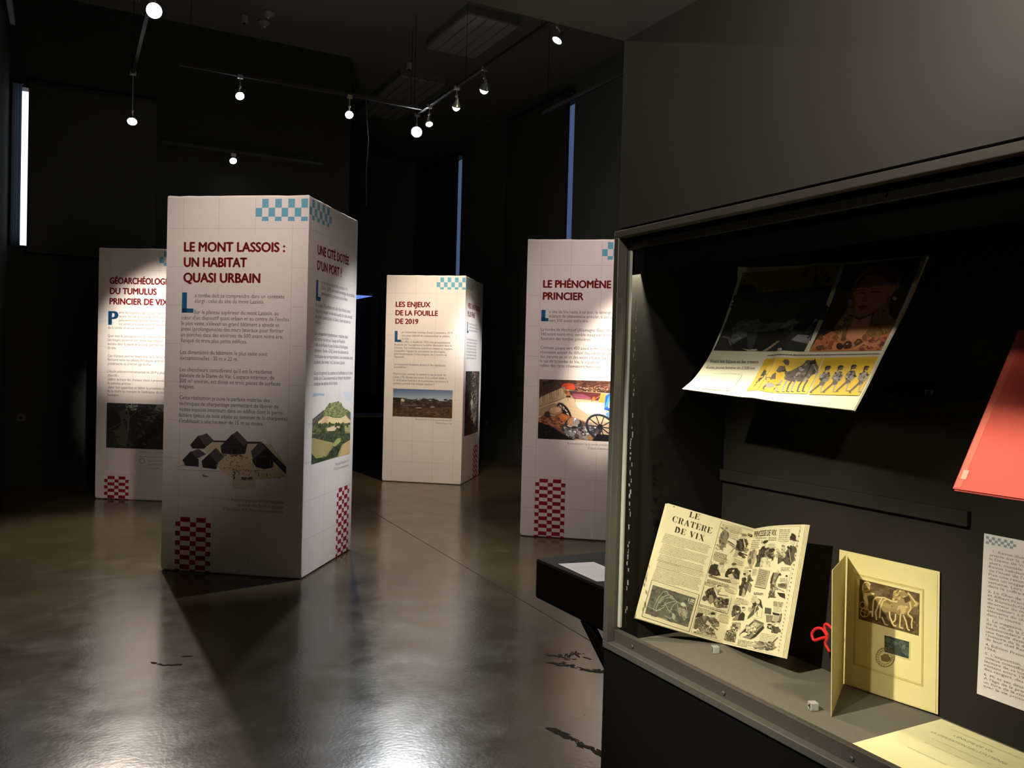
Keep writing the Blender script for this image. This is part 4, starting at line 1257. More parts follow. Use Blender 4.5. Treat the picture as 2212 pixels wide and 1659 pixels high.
# ---- open comic magazine ---------------------------------------------------
ROMAN = {  # thick and thin strokes of a bold roman letter, unit height
    'L': (.62, [[(0, 0), (.36, 0), (.36, .03), (0, .03)], [(.09, 0), (.26, 0), (.26, 1), (.09, 1)], [(0, .97), (.36, .97), (.36, 1), (0, 1)], [(.26, 0), (.6, 0), (.62, .3), (.585, .3), (.5, .05), (.26, .035)]]),
    'E': (.64, [[(.09, 0), (.26, 0), (.26, 1), (.09, 1)], [(0, .97), (.6, .97), (.62, .76), (.585, .76), (.5, .955), (.26, .965), (0, 1)], [(0, .97), (.6, .97), (.6, 1), (0, 1)], [(0, 0), (.62, 0), (.62, .03), (0, .03)], [(.6, .02), (.64, .3), (.605, .3), (.5, .04)], [(.26, .5), (.42, .5), (.42, .53), (.26, .53)], [(.41, .38), (.45, .38), (.45, .65), (.41, .65)]]),
    'C': (.70, [[(.0, .5), (.03, .3), (.1, .12), (.2, .03), (.32, 0), (.32, .03), (.24, .1), (.2, .25), (.19, .5)], [(0, .5), (.19, .5), (.2, .75), (.24, .9), (.32, .97), (.32, 1), (.2, .97), (.1, .88), (.03, .7)], [(.32, 1), (.32, .97), (.46, .95), (.56, .85), (.62, .68), (.65, .68), (.65, 1), (.61, 1), (.58, .92), (.46, .99)], [(.32, 0), (.32, .03), (.48, .06), (.58, .16), (.64, .32), (.68, .32), (.64, .13), (.52, .02)]]),
    'R': (.72, [[(.09, 0), (.26, 0), (.26, 1), (.09, 1)], [(0, 0), (.36, 0), (.36, .03), (0, .03)], [(0, .97), (.36, .97), (.36, 1), (0, 1)], [(.26, .97), (.42, .97), (.46, .9), (.48, .76), (.46, .62), (.42, .53), (.26, .53), (.26, .5), (.5, .5), (.62, .58), (.67, .75), (.62, .92), (.5, 1), (.26, 1)], [(.36, .52), (.5, .47), (.56, .38), (.6, .1), (.68, .03), (.74, .08), (.74, .03), (.66, -.01), (.52, .01), (.44, .12), (.42, .4)]]),
    'A': (.74, [[(.3, 1), (.4, 1), (.7, .03), (.51, .03), (.29, .8)], [(.1, .03), (.14, .03), (.34, .8), (.32, .95)], [(0, 0), (.25, 0), (.25, .03), (0, .03)], [(.44, 0), (.77, 0), (.77, .03), (.44, .03)], [(.2, .3), (.46, .3), (.46, .335), (.2, .335)]]),
    'T': (.68, [[(.25, 0), (.42, 0), (.42, 1), (.25, 1)], [(.16, 0), (.51, 0), (.51, .03), (.16, .03)], [(0, .97), (.67, .97), (.67, 1), (0, 1)], [(0, .7), (.035, .7), (.12, .92), (.25, .97), (0, 1)], [(.635, .7), (.67, .7), (.67, 1), (.42, .97), (.55, .92)]]),
    'D': (.74, [[(.09, 0), (.26, 0), (.26, 1), (.09, 1)], [(0, 0), (.3, 0), (.3, .03), (0, .03)], [(0, .97), (.3, .97), (.3, 1), (0, 1)], [(.26, 0), (.42, 0), (.58, .08), (.68, .27), (.71, .5), (.52, .5), (.5, .25), (.45, .09), (.38, .03), (.26, .03)], [(.26, 1), (.42, 1), (.58, .92), (.68, .73), (.71, .5), (.52, .5), (.5, .75), (.45, .91), (.38, .97), (.26, .97)]]),
    'V': (.74, [[(.05, .97), (.24, .97), (.47, .2), (.4, 0), (.33, 0)], [(.4, 0), (.45, .16), (.64, .97), (.6, .97), (.41, .2)], [(-.03, .97), (.32, .97), (.32, 1), (-.03, 1)], [(.5, .97), (.76, .97), (.76, 1), (.5, 1)]]),
    'I': (.38, [[(.09, 0), (.26, 0), (.26, 1), (.09, 1)], [(0, 0), (.35, 0), (.35, .03), (0, .03)], [(0, .97), (.35, .97), (.35, 1), (0, 1)]]),
    'X': (.74, [[(.06, .97), (.26, .97), (.7, .03), (.5, .03)], [(.08, .03), (.12, .03), (.62, .97), (.58, .97)], [(-.03, .97), (.33, .97), (.33, 1), (-.03, 1)], [(.45, .97), (.74, .97), (.74, 1), (.45, 1)], [(-.03, 0), (.24, 0), (.24, .03), (-.03, .03)], [(.42, 0), (.78, 0), (.78, .03), (.42, .03)]]),
}
def roman(P, txt, p0, p1, up, c):
    adv = 0
    items = []
    for ch in txt:
        if ch == ' ':
            adv += .42
            continue
        w, st = ROMAN[ch]
        items.append((adv, st))
        adv += w + .1
    adv -= .1
    ex, ey = (p1[0] - p0[0]) / adv, (p1[1] - p0[1]) / adv
    P.lay += 1
    for a, st in items:
        for k, q in enumerate(st):
            P.raw([(p0[0] + (a + x) * ex + y * up[0], p0[1] + (a + x) * ey + y * up[1]) for x, y in q], [tuple(range(len(q)))], c, False)

G0, G1, G2, G3, G4 = (58, 52, 40), (96, 88, 70), (140, 130, 104), (182, 170, 136), (212, 200, 160)
PGC = (236, 224, 180)
K0 = (52, 44, 32)

mg = empty('comic_magazine', (1.4035, 1.5024, .85))
LW, LH = .212, .285
fL = local(bil((1.2941, 1.5917, 1.182), (1.4699, 1.4789, 1.1287), (1.4035, 1.5024, .852), (1.2277, 1.6151, .9033), LW, LH, .004), mg)
fR = local(bil((1.4699, 1.4789, 1.1287), (1.41, 1.2701, 1.1801), (1.376, 1.2904, .8896), (1.4035, 1.5024, .852), LW, LH, .010), mg)
paper_block('left_page', fL, LW, LH, .0012, PAGE, mg, 24)
paper_block('left_page', lambda s, t, o: fL(s - .004, t + .002, o), LW, LH, .0015, PAGE, mg, depth0=.0022)
paper_block('right_page', fR, LW, LH, .0008, PAGE, mg, 24)
for k in range(1, 4):
    paper_block('right_page', lambda s, t, o, k=k: fR(s + (.0022 * k if s > .1 else 0), t, o), LW, LH, .001, PAGE, mg, depth0=.0018 * k)

PL = Print([((1442, 1087), (0, 0)), ((1630, 1142), (LW, 0)), ((1562, 1392), (LW, LH)), ((1374, 1335), (0, LH))], 21)
PL.bounds = (0, 0, LW, LH)
PL.view(1370, 1080, 5.184)
roman(PL, 'LE', (608, 188), (722, 222), (16, -62), K0)
roman(PL, 'CRATERE', (420, 238), (858, 375), (17, -64), K0)
roman(PL, 'DE VIX', (445, 356), (775, 462), (17, -64), K0)
PL.blob(445, 74, 9, 5, K0)
PL.view(1370, 1080, 5.184)
tx = (150, 140, 112)
for (x, y, n, d) in ((345, 372, 8, (-6.0, 13.5)), (318, 490, 8, (-6.0, 13.5)), (285, 606, 6, (-6.4, 13.5)), (275, 668, 6, (-6, 13.5)), (248, 745, 11, (-5.4, 13.4))):
    PL.fake_lines((x, y), (x + 520, y + 148), d, n, 5.4, tx, last=.5)
# the printed stamp
S = [(198, 893), (725, 1060), (612, 1478), (84, 1302)]
PL.poly(S, (222, 210, 168))
for (a, b) in zip(S, S[1:] + S[:1]):
    n = 40
    for k in range(n):
        x, y = a[0] + (b[0] - a[0]) * (k + .5) / n, a[1] + (b[1] - a[1]) * (k + .5) / n
        PL.ell(x, y, 4.6, 4.6, K0, 0, 7, k == 0)
st = [(210, 950), (688, 1100), (598, 1425), (120, 1268)]
PL.clip(st)
PL.poly(st, (104, 102, 84))
PL.speckle_in(st, 120, 16, [(92, 90, 74), (116, 114, 94), (84, 82, 68)], 1.6, 20)
PL.text('REPUBLIQUE FRANÇAISE', (215, 938), (690, 1088), (7, -24), (150, 140, 112), 0, 2)
LT = (186, 182, 150)
for pts in ([(320, 1030), (360, 1020), (385, 1060), (340, 1075), (280, 1130), (240, 1210), (250, 1240), (330, 1200), (350, 1140)], [(320, 1030), (270, 1090), (225, 1180), (215, 1220), (250, 1245)], [(150, 1190), (240, 1235), (300, 1230)], [(300, 1190), (350, 1170), (380, 1230), (420, 1260)], [(350, 1160), (460, 1130), (480, 1150)], [(380, 1050), (410, 1080), (480, 1140), (530, 1160)], [(390, 1270), (430, 1180), (470, 1145)], [(330, 1290), (400, 1330), (440, 1290)], [(480, 1160), (490, 1250), (510, 1300)], [(540, 1200), (580, 1190), (590, 1260), (560, 1340)], [(520, 1210), (530, 1270), (560, 1350)], [(250, 1310), (340, 1330), (390, 1380)], [(420, 1260), (430, 1330), (470, 1360)], [(360, 1100), (400, 1090)]):
    PL.line(pts, 5, LT)
PL.blob(545, 1170, 34, 22, (206, 202, 172), 20); PL.blob(560, 1260, 26, 60, (168, 164, 134), -15); PL.blob(505, 1235, 18, 40, (160, 156, 128), -10); PL.blob(420, 1090, 30, 16, (150, 148, 122), 40); PL.blob(440, 1300, 18, 34, (176, 172, 144), -10); PL.blob(300, 1120, 16, 50, (140, 138, 114), 30); PL.blob(190, 1240, 26, 14, (84, 82, 68), 25)
PL.text('1,00', (600, 1135), (665, 1155), (9, -36), (226, 220, 190), .02, 3); PL.line([(600, 1150), (655, 1168)], 4, (226, 220, 190))
PL.bounds = (0, 0, LW, LH)
# comic column on the left page
PL.line([(972, 236), (632, 1490)], 3, (150, 140, 110))
PL.view(1520, 1080, 9.217)
PL.line([(330, 420), (1000, 620)], 4, (150, 140, 110))
def figure(P, pts, c, c2=None, n=14, r=14):
    P.poly(pts, c)
    if c2: P.speckle_in(pts, n, r, [c2, c], 1.6, 70)
def head(P, x, y, r, hair=None, face=G4, hat=False):
    P.blob(x, y, r, r * 1.2, face, n=12, j=.08)
    if hair:
        P.blob(x, y - r * .7, r * 1.08, r * .62, hair, n=11, j=.12)
    if hat: P.line([(x - r * 1.5, y - r * .45), (x + r * 1.5, y - r * .25)], r * .35, hair or G0)
for k in range(6): PL.fake_lines((360, 470 + k * 22), (760, 570 + k * 22), (0, 0), 1, 11, G3)
PL.fake_lines((530, 600), (700, 650), (-4, 36), 5, 12, G2, last=.7); PL.ring(630, 690, 125, 105, 5, G3, rot=16)
figure(PL, [(380, 600), (430, 590), (490, 640), (500, 720), (460, 800), (430, 900), (350, 985), (340, 880), (300, 860), (310, 770), (320, 680)], G2, G1, 26, 22); head(PL, 450, 580, 28, G2); PL.line([(330, 540), (380, 570)], 18, G1); PL.line([(360, 570), (440, 600)], 12, G2)
PL.line([(380, 640), (400, 700)], 30, G1); PL.line([(480, 650), (480, 730)], 24, G1)
PL.speckle(230, 880, 330, 990, 20, 14, [G3, G2], .6)
PL.poly([(470, 800), (640, 900), (640, 960), (600, 970), (450, 840)], G3); PL.line([(480, 815), (600, 890)], 18, G0); PL.line([(520, 880), (620, 960)], 12, G1)
figure(PL, [(700, 800), (790, 760), (860, 820), (870, 880), (830, 950), (830, 1000), (730, 1030), (650, 1010), (620, 980), (640, 920)], G1, G0, 24, 26); PL.poly([(780, 770), (800, 765), (840, 930), (820, 990)], G4); head(PL, 800, 730, 34, G2); PL.blob(800, 690, 56, 26, G2, 20)
PL.poly([(640, 990), (740, 1030), (640, 1130), (580, 1130)], G3); PL.blob(730, 1080, 60, 40, G0, 30); PL.blob(790, 1130, 50, 34, G1, 40); PL.line([(760, 1060), (880, 1110)], 18, G0); PL.line([(520, 1050), (600, 960)], 10, G2); PL.speckle(820, 960, 920, 1050, 22, 16, [G3, G2], 1.2)
PL.poly([(880, 665), (970, 690), (960, 745), (878, 710)], K0); PL.line([(895, 690), (950, 708)], 14, G3)
PL.fake_lines((215, 1025), (480, 1110), (-8, 24), 4, 13, G1); PL.fake_lines((190, 1120), (470, 1200), (0, 22), 4, 11, G2, last=.8); PL.ring(330, 1180, 180, 60, 4, G3, rot=18); PL.fake_lines((600, 1170), (800, 1240), (-4, 26), 4, 12, G2); PL.ring(700, 1230, 145, 75, 4, G3, rot=18)
figure(PL, [(90, 1420), (130, 1300), (220, 1270), (285, 1290), (290, 1390), (330, 1500), (240, 1510), (150, 1490), (80, 1450)], G0, G1, 16, 18); head(PL, 350, 1300, 46, G2); PL.poly([(280, 1300), (300, 1340), (270, 1390)], G4); PL.blob(370, 1400, 40, 46, G4); PL.line([(150, 1290), (150, 1220)], 14, G2)
figure(PL, [(480, 1370), (560, 1350), (660, 1360), (720, 1420), (700, 1590), (610, 1560), (560, 1440), (420, 1530), (420, 1470)], G0, G1, 16, 18); head(PL, 600, 1310, 44, G1); PL.poly([(560, 1400), (610, 1390), (600, 1430), (570, 1430)], PGC); PL.poly([(470, 1500), (560, 1460), (610, 1560), (520, 1580)], G4)
PL.poly([(90, 1490), (500, 1620), (720, 1660), (490, 1650), (100, 1530)], G2); PL.line([(90, 1490), (320, 1570), (500, 1600)], 12, G0); PL.poly([(500, 1570), (620, 1600), (740, 1680), (560, 1670)], G4); PL.line([(500, 1580), (540, 1660)], 10, G1)
PL.view(1480, 1240, 8.296)
PL.fake_lines((390, 90), (800, 210), (-4, 22), 3, 12, G2); PL.fake_lines((350, 140), (560, 200), (-6, 22), 3, 11, G2)
figure(PL, [(350, 330), (400, 270), (500, 240), (520, 300), (570, 430), (520, 500), (490, 420), (450, 360), (410, 390), (420, 500), (380, 460)], G0, G1, 16, 20); PL.blob(600, 220, 38, 24, G0); head(PL, 610, 250, 30, None); PL.poly([(510, 240), (600, 290), (640, 310), (560, 320)], G3); PL.line([(600, 280), (580, 370)], 16, G2); PL.line([(590, 370), (760, 400)], 12, G2)
PL.poly([(430, 380), (470, 370), (520, 480), (450, 540), (410, 510)], G2); PL.blob(340, 440, 50, 50, G1); PL.blob(640, 510, 150, 90, G1, 15, j=.15); PL.speckle(520, 450, 760, 600, 60, 20, [G2, G1, G0, G3], 1.2, 20); PL.blob(740, 480, 40, 40, G0); PL.ring(820, 290, 130, 50, 4, G2, rot=22); PL.fake_lines((720, 250), (880, 320), (-4, 24), 3, 11, G3)
PL.line([(330, 220), (235, 555), (750, 725), (830, 425)], 5, G1); PL.fake_lines((250, 540), (740, 680), (-2, 24), 2, 11, G2)
PL.fake_lines((230, 600), (560, 690), (-4, 24), 4, 11, G2, last=.7)
figure(PL, [(220, 690), (320, 710), (300, 760), (180, 780)], G0); figure(PL, [(180, 800), (260, 770), (400, 750), (450, 830), (400, 1000), (260, 980), (150, 940)], G1, G2, 24, 26); figure(PL, [(440, 800), (530, 790), (600, 860), (600, 950), (520, 930), (440, 880)], G1, G2, 14, 18); head(PL, 490, 740, 40, G0); PL.poly([(390, 830), (440, 880), (430, 930), (360, 900)], G4); PL.speckle(160, 900, 580, 1070, 50, 20, [G2, G3, G1], 1.8, 20); PL.line([(290, 780), (320, 850)], 14, G0); PL.ring(700, 810, 120, 70, 4, G2, rot=22); PL.fake_lines((620, 720), (780, 770), (-3, 26), 6, 11, G3)
PL.fake_lines((200, 1010), (580, 1110), (-6, 24), 3, 11, G2); PL.line([(95, 1050), (620, 1210)], 4, G2)
PL.build('printed_left_page', mg, fL, PAPER, 4e-6, .0005, [(0, [LW * k / 24 for k in range(1, 24)])])

PR = Print([((1630, 1142), (0, 0)), ((1740, 1133), (LW, 0)), ((1690, 1421), (LW, LH)), ((1562, 1392), (0, LH))], 22)
PR.bounds = (.001, .001, LW - .001, LH - .001)
PR.view(1520, 1080, 9.217)
PR.line([(1020, 590), (1150, 560), (1950, 520)], 4, G3); PR.line([(1950, 520), (1700, 1700)], 4, G3)
for k, ch in enumerate(('PRINCESSE DE VIX',)):
    PR.text(ch, (1020, 710), (1530, 690), (8, -92), K0, .012, 3)
PR.rect(1070, 722, 1340, 745, G3)
PR.fake_lines((980, 780), (1190, 770), (-4, 32), 5, 12, G2); PR.fake_lines((1380, 730), (1540, 725), (-2, 22), 3, 12, G2); PR.fake_lines((1380, 840), (1530, 835), (-4, 28), 3, 11, G2)
PR.fake_lines((1590, 600), (1780, 590), (-4, 30), 7, 12, G2); PR.ring(1660, 740, 100, 62, 4, G3, 20, 180)
PR.blob(1010, 1080, 110, 140, G3, 15); figure(PR, [(960, 980), (1010, 960), (1080, 930), (1090, 1010), (1040, 1080), (960, 1040)], G1, G2, 12, 22); PR.blob(975, 1140, 50, 60, G1); PR.ring(1020, 1060, 105, 165, 4, G3, rot=12); PR.line([(1050, 990), (1060, 920)], 22, G2)
figure(PR, [(1250, 880), (1310, 870), (1320, 960), (1340, 1010), (1300, 1050), (1240, 1080), (1220, 1180), (1140, 1170), (1150, 1060), (1190, 960)], G0, G1, 18, 22); head(PR, 1310, 830, 34, G0); PR.blob(1310, 800, 56, 24, G0, -20); PR.blob(1240, 800, 20, 30, G3); PR.poly([(1330, 920), (1500, 900), (1480, 1100), (1330, 1080)], G2); PR.speckle(1330, 920, 1490, 1100, 50, 22, [G1, G2, G0, G3], 1.3); PR.blob(1440, 950, 40, 30, G0); PR.poly([(1130, 1170), (1240, 1180), (1220, 1240), (1100, 1245)], G1); PR.speckle(1230, 1080, 1420, 1230, 40, 20, [G4, G3, PGC], 1.4); PR.line([(1190, 970), (1170, 1150)], 24, G1)
figure(PR, [(1840, 840), (1860, 920), (1840, 1070), (1780, 1190), (1690, 1170), (1640, 1080), (1700, 960), (1760, 880)], G1, G0, 20, 26); PR.poly([(1570, 1020), (1620, 1010), (1650, 1120), (1560, 1180)], G1); head(PR, 1820, 790, 34, None); PR.blob(1830, 700, 50, 64, G0, 10); PR.line([(1770, 740), (1890, 760)], 22, G1); PR.speckle(1530, 850, 1700, 1060, 34, 18, [G3, G2, G4], 1); head(PR, 1660, 880, 30, G2); PR.line([(1760, 900), (1790, 1130)], 10, G3)
PR.fake_lines((850, 1245), (1060, 1250), (-2, 22), 2, 11, G2); PR.fake_lines((830, 1300), (960, 1310), (0, 26), 5, 11, G2); PR.fake_lines((1060, 1290), (1160, 1290), (-4, 26), 5, 11, G2)
figure(PR, [(840, 1450), (890, 1440), (890, 1560), (850, 1670), (770, 1670), (800, 1550)], G0, G1, 12, 18); head(PR, 860, 1400, 30, G0); figure(PR, [(950, 1400), (1010, 1380), (1020, 1470), (1080, 1490), (1080, 1510), (990, 1520), (970, 1660), (920, 1660), (940, 1520)], G1, G0, 14, 18); head(PR, 995, 1340, 26, G0); PR.line([(980, 1530), (1050, 1600)], 22, G1); PR.blob(1010, 1620, 30, 40, G2)
PR.poly([(1200, 1265), (1425, 1310), (1335, 1655), (1115, 1620)], G3); PR.line([(1115, 1620), (1330, 1655)], 10, K0)
PR.fake_lines((1215, 1300), (1390, 1330), (-9, 33), 9, 15, G1, last=.6)
figure(PR, [(1480, 1340), (1560, 1330), (1590, 1370), (1540, 1460), (1520, 1560), (1560, 1660), (1500, 1660), (1470, 1560), (1440, 1500), (1430, 1450)], G2, G3, 14, 16); PR.poly([(1480, 1340), (1500, 1335), (1450, 1560), (1420, 1540)], G0); head(PR, 1560, 1310, 24, None); PR.blob(1600, 1360, 24, 22, G0); PR.line([(1580, 1370), (1500, 1530)], 18, G1); PR.poly([(1560, 1540), (1720, 1520), (1700, 1630), (1560, 1600)], G2); PR.blob(1640, 1560, 60, 30, G1); PR.blob(1715, 1385, 20, 16, G0); PR.fake_lines((1620, 1240), (1780, 1230), (-4, 26), 3, 11, G2); PR.fake_lines((1600, 1440), (1740, 1440), (-4, 28), 3, 11, G2)
PR.view(1480, 1240, 8.296)
figure(PR, [(1090, 0), (1130, 60), (1120, 150), (1060, 300), (1005, 290), (1020, 150)], G0, G1, 10, 18); figure(PR, [(1150, 40), (1200, 60), (1190, 160), (1150, 280), (1110, 280)], G1, G0, 10, 16); PR.blob(1230, 170, 40, 60, G2); PR.poly([(1100, 150), (1150, 200), (1130, 310), (1070, 310)], G3)
figure(PR, [(1620, 60), (1680, 80), (1690, 130), (1680, 240), (1690, 300), (1640, 300), (1600, 310), (1570, 330), (1610, 200)], G1, G3, 14, 16); PR.poly([(1720, 210), (1840, 220), (1840, 310), (1760, 280)], G0); PR.line([(1690, 120), (1830, 190)], 12, G2); PR.line([(1620, 300), (1700, 300)], 16, G1)
PR.fake_lines((1320, 240), (1500, 245), (-2, 24), 2, 15, G1); PR.fake_lines((1290, 300), (1390, 300), (-6, 26), 5, 11, G3)
PR.fake_lines((900, 370), (1060, 390), (-2, 25), 4, 11, G2); PR.ring(970, 410, 105, 50, 4, G2, rot=10); PR.fake_lines((1080, 390), (1200, 410), (-2, 25), 3, 11, G2); PR.ring(1140, 420, 82, 46, 4, G2, rot=10); PR.fake_lines((960, 340), (1130, 370), (0, 0), 1, 15, G1)
PR.blob(960, 560, 130, 100, G1, 30, j=.2); PR.speckle(840, 480, 1040, 680, 50, 26, [G0, G1, G2], 1.2, 40); figure(PR, [(1040, 660), (1100, 600), (1150, 640), (1130, 770), (1000, 770), (1010, 700)], G0); head(PR, 1120, 545, 34, G1); head(PR, 1000, 590, 30, G0); PR.poly([(890, 740), (980, 680), (1020, 710), (1000, 770), (890, 770)], G2)
PR.ring(1390, 580, 150, 130, 4, G4, rot=-40); figure(PR, [(1400, 340), (1450, 360), (1480, 500), (1460, 580), (1430, 470), (1360, 480), (1270, 560), (1330, 430)], G0, G1, 10, 20); head(PR, 1400, 400, 38, None); PR.poly([(1390, 430), (1480, 540), (1440, 700), (1330, 650), (1340, 560)], (230, 218, 176)); PR.poly([(1330, 520), (1400, 480), (1420, 540), (1280, 680), (1200, 740), (1210, 690)], G1); PR.blob(1250, 550, 36, 46, G3); PR.poly([(1360, 560), (1390, 600), (1380, 680)], G1)
PR.poly([(1335, 730), (1490, 800), (1480, 850), (1240, 1150), (1040, 1090), (1030, 1050)], G2); PR.poly([(1330, 750), (1470, 810), (1210, 1090), (1050, 1050)], G0); PR.poly([(1340, 770), (1450, 820), (1210, 1070), (1130, 1000)], G3); PR.poly([(1330, 760), (1460, 820), (1440, 840), (1340, 790)], G2)
head(PR, 1340, 840, 36, None); PR.blob(1300, 910, 50, 40, PGC, -40); PR.speckle(1180, 880, 1340, 1020, 40, 20, [PGC, G2, G1, G4], 1.4, -40); PR.blob(1130, 1060, 70, 40, PGC, -30); PR.poly([(1480, 850), (1490, 900), (1330, 1100), (1230, 1160)], G0); PR.line([(1035, 1060), (1335, 740)], 14, G3)
PR.fake_lines((1660, 380), (1810, 390), (-2, 24), 4, 15, G2); PR.fake_lines((1660, 480), (1790, 490), (-4, 24), 4, 11, G3)
PR.poly([(1520, 500), (1620, 510), (1610, 620), (1510, 610)], G1); PR.poly([(1640, 580), (1750, 600), (1740, 640), (1640, 620)], G0); PR.poly([(1530, 640), (1640, 640), (1620, 760), (1530, 780)], G2); PR.poly([(1650, 640), (1770, 630), (1740, 790), (1640, 760)], G3); PR.poly([(1760, 600), (1785, 590), (1760, 740), (1730, 740)], G1); figure(PR, [(1620, 870), (1720, 850), (1740, 920), (1690, 990), (1600, 980)], G1, G0, 10, 18); head(PR, 1640, 790, 30, G1); head(PR, 1580, 850, 34, G0); figure(PR, [(1540, 850), (1610, 860), (1600, 920), (1540, 900)], G0); head(PR, 1730, 770, 22, G0)
PR.fake_lines((880, 820), (1070, 825), (-4, 24), 2, 15, G1); PR.fake_lines((960, 870), (1070, 880), (-6, 24), 4, 11, G2); PR.blob(920, 870, 46, 30, G1); PR.speckle(860, 900, 1000, 990, 20, 16, [G2, G1], 1.2)
figure(PR, [(720, 980), (780, 970), (830, 1000), (900, 1000), (970, 1010), (970, 1100), (940, 1230), (720, 1190), (650, 1120)], G1); PR.speckle(670, 1000, 960, 1210, 70, 20, [G0, G1, G2, G3], .5, 10)
for k in range(7): head(PR, 710 + k * 38, 990 + (k % 3) * 18, 17, G0)
PR.fake_lines((1010, 1170), (1300, 1215), (-5, 28), 5, 13, G2, last=.7); PR.fake_lines((1430, 1010), (1680, 1040), (-8, 34), 6, 12, G3, last=.8)
PR.line([(1700, 1070), (1560, 1260)], 14, G1); PR.blob(1580, 1200, 40, 34, G0); PR.blob(1570, 1280, 50, 40, G0); PR.speckle(1320, 1190, 1650, 1350, 60, 24, [G2, G1, G3], 1.2); PR.blob(1400, 1240, 40, 46, G2)
PR.line([(660, 1210), (1620, 1440)], 4, G2)
PR.view(1350, 1070, 4.483)
for k in range(60):
    a = k / 60
    if k % 2: PR.rect(1712 - 215 * a - 4, 310 + a * 1190, 1712 - 215 * a + 3, 310 + a * 1190 + 12, G2, False)
PR.build('printed_right_page', mg, fR, PAPER, 4e-6, .0005, [(0, [LW * k / 24 for k in range(1, 24)])])
# black sloping rest behind the open pages
rb = MB()
rb.hull8([tuple(Vector(p) - mg.location) for p in ((1.30, 1.33, .852), (1.44, 1.33, .852), (1.47, 1.53, .852), (1.36, 1.53, .852), (1.452, 1.36, 1.0), (1.458, 1.36, 1.0), (1.478, 1.50, 1.05), (1.474, 1.50, 1.05))])
tag(mg, 'open black and white comic magazine headed LE CRATERE DE VIX', 'magazine')
rbm = bpy.data.objects.new('x', None); bpy.data.objects.remove(rbm)
ro = empty('book_rest', (1.452, 1.41, CZ0 + .0006))
MB().hull8([(-.025, -.03, 0), (.02, -.03, 0), (.035, .03, 0), (.0, .03, 0), (.008, -.03, .12), (.018, -.03, .12), (.034, .03, .14), (.030, .03, .14)]).build('wedge', BLACK, ro, .002)
tag(ro, 'small black wedge holding up the comic magazine from behind', 'book rest')
rb.bm.free()

# ---- colour magazine spread on the slope above ----------------------------
nw = empty('magazine_spread', (1.30, 1.23, 1.45))
NW, NH = .468, .312
NT = [0, .1, .2, .265, NH]
NL = [(1.362, 1.4389, 1.742), (1.336, 1.448, 1.647), (1.30, 1.4579, 1.5518), (1.268, 1.474, 1.4917), (1.237, 1.4823, 1.4626)]
NR = [(1.362, .9702, 1.7217), (1.336, .988, 1.636), (1.30, 1.007, 1.5493), (1.268, 1.013, 1.4885), (1.237, 1.015, 1.4411)]
def catmull(P, T, t):
    t = min(max(t, T[0]), T[-1])
    i = max(k for k in range(len(T) - 1) if T[k] <= t)
    a = (t - T[i]) / (T[i + 1] - T[i])
    p1, p2 = Vector(P[i]), Vector(P[i + 1])
    p0 = Vector(P[i - 1]) if i else p1 * 2 - p2
    p3 = Vector(P[i + 2]) if i + 2 < len(P) else p2 * 2 - p1
    return .5 * ((2 * p1) + (p2 - p0) * a + (2 * p0 - 5 * p1 + 4 * p2 - p3) * a * a + (3 * p1 - p0 - 3 * p2 + p3) * a ** 3)
def fN(s, t, o):
    a = s / NW
    l, r = catmull(NL, NT, t), catmull(NR, NT, t)
    p = l.lerp(r, a)
    fold = -.006 * math.exp(-((a - .47) / .05) ** 2) + .006 * math.sin(PI * min(max(a, 0), 1)) - .010 * max(0, 1 - t / .03) * max(0, 1 - a / .05)
    return p + Vector((-1, 0, .35)).normalized() * (o - fold) - nw.location
paper_block('double_page', fN, NW, NH, .0012, NEWS, nw, 48, 32)
paper_block('under_pages', lambda s, t, o: fN(s - .001, min(t + .001, NH), o), NW, NH, .003, NEWS, nw, 24, 16, .003)
PN = Print(None, 31)
HU = homography([(1603, 577), (2006, 552), (1908, 757), (1538, 757)], [(0, 0), (NW, 0), (NW, .2), (0, .2)])
HLo = homography([(1538, 757), (1908, 757), (1842, 886), (1472, 840)], [(0, .2), (NW, .2), (NW, NH), (0, NH)])
PN.Hm = HU
PN.bounds = (.004, .002, NW - .004, .2)
PN.view(1460, 530, 3.8807)
PN.poly([(575, 225), (1225, 165), (1415, 155), (1100, 885), (315, 885)], (48, 48, 46))
PN.poly([(575, 228), (1225, 165), (1410, 160), (1340, 330), (1150, 355), (690, 405), (600, 350), (540, 330)], (140, 118, 40))
PN.blob(610, 370, 75, 45, (44, 44, 44), n=14, j=.1); PN.blob(1260, 320, 60, 60, (40, 40, 42), n=14, j=.1)
PN.poly([(680, 405), (1150, 352), (1340, 330), (1200, 640), (1060, 600), (560, 640), (440, 640), (520, 420)], (42, 43, 44))
PN.speckle(470, 430, 1250, 600, 120, 20, [(50, 52, 54), (36, 38, 40), (58, 60, 62), (44, 44, 42)], 2.4, -6)
bd = [(460, 800), (480, 700), (540, 640), (640, 630), (740, 650), (860, 655), (1000, 625), (1060, 640), (1010, 690), (880, 690), (760, 720), (640, 720), (540, 770), (500, 820)]
PN.poly(bd, (92, 98, 102)); PN.speckle_in(bd, 70, 16, [(120, 128, 132), (76, 82, 86), (104, 112, 116)], 2, -8)
PN.poly([(860, 670), (1000, 625), (1050, 645), (900, 690)], (150, 156, 158)); PN.poly([(860, 640), (960, 650), (800, 710), (700, 710)], (110, 116, 118))
PN.line([(390, 760), (450, 770), (460, 820)], 12, (110, 106, 96)); PN.line([(450, 790), (470, 830)], 10, (120, 120, 112)); PN.poly([(470, 830), (550, 780), (680, 720), (960, 690), (1000, 740), (840, 830), (740, 885), (500, 885)], (30, 30, 30))
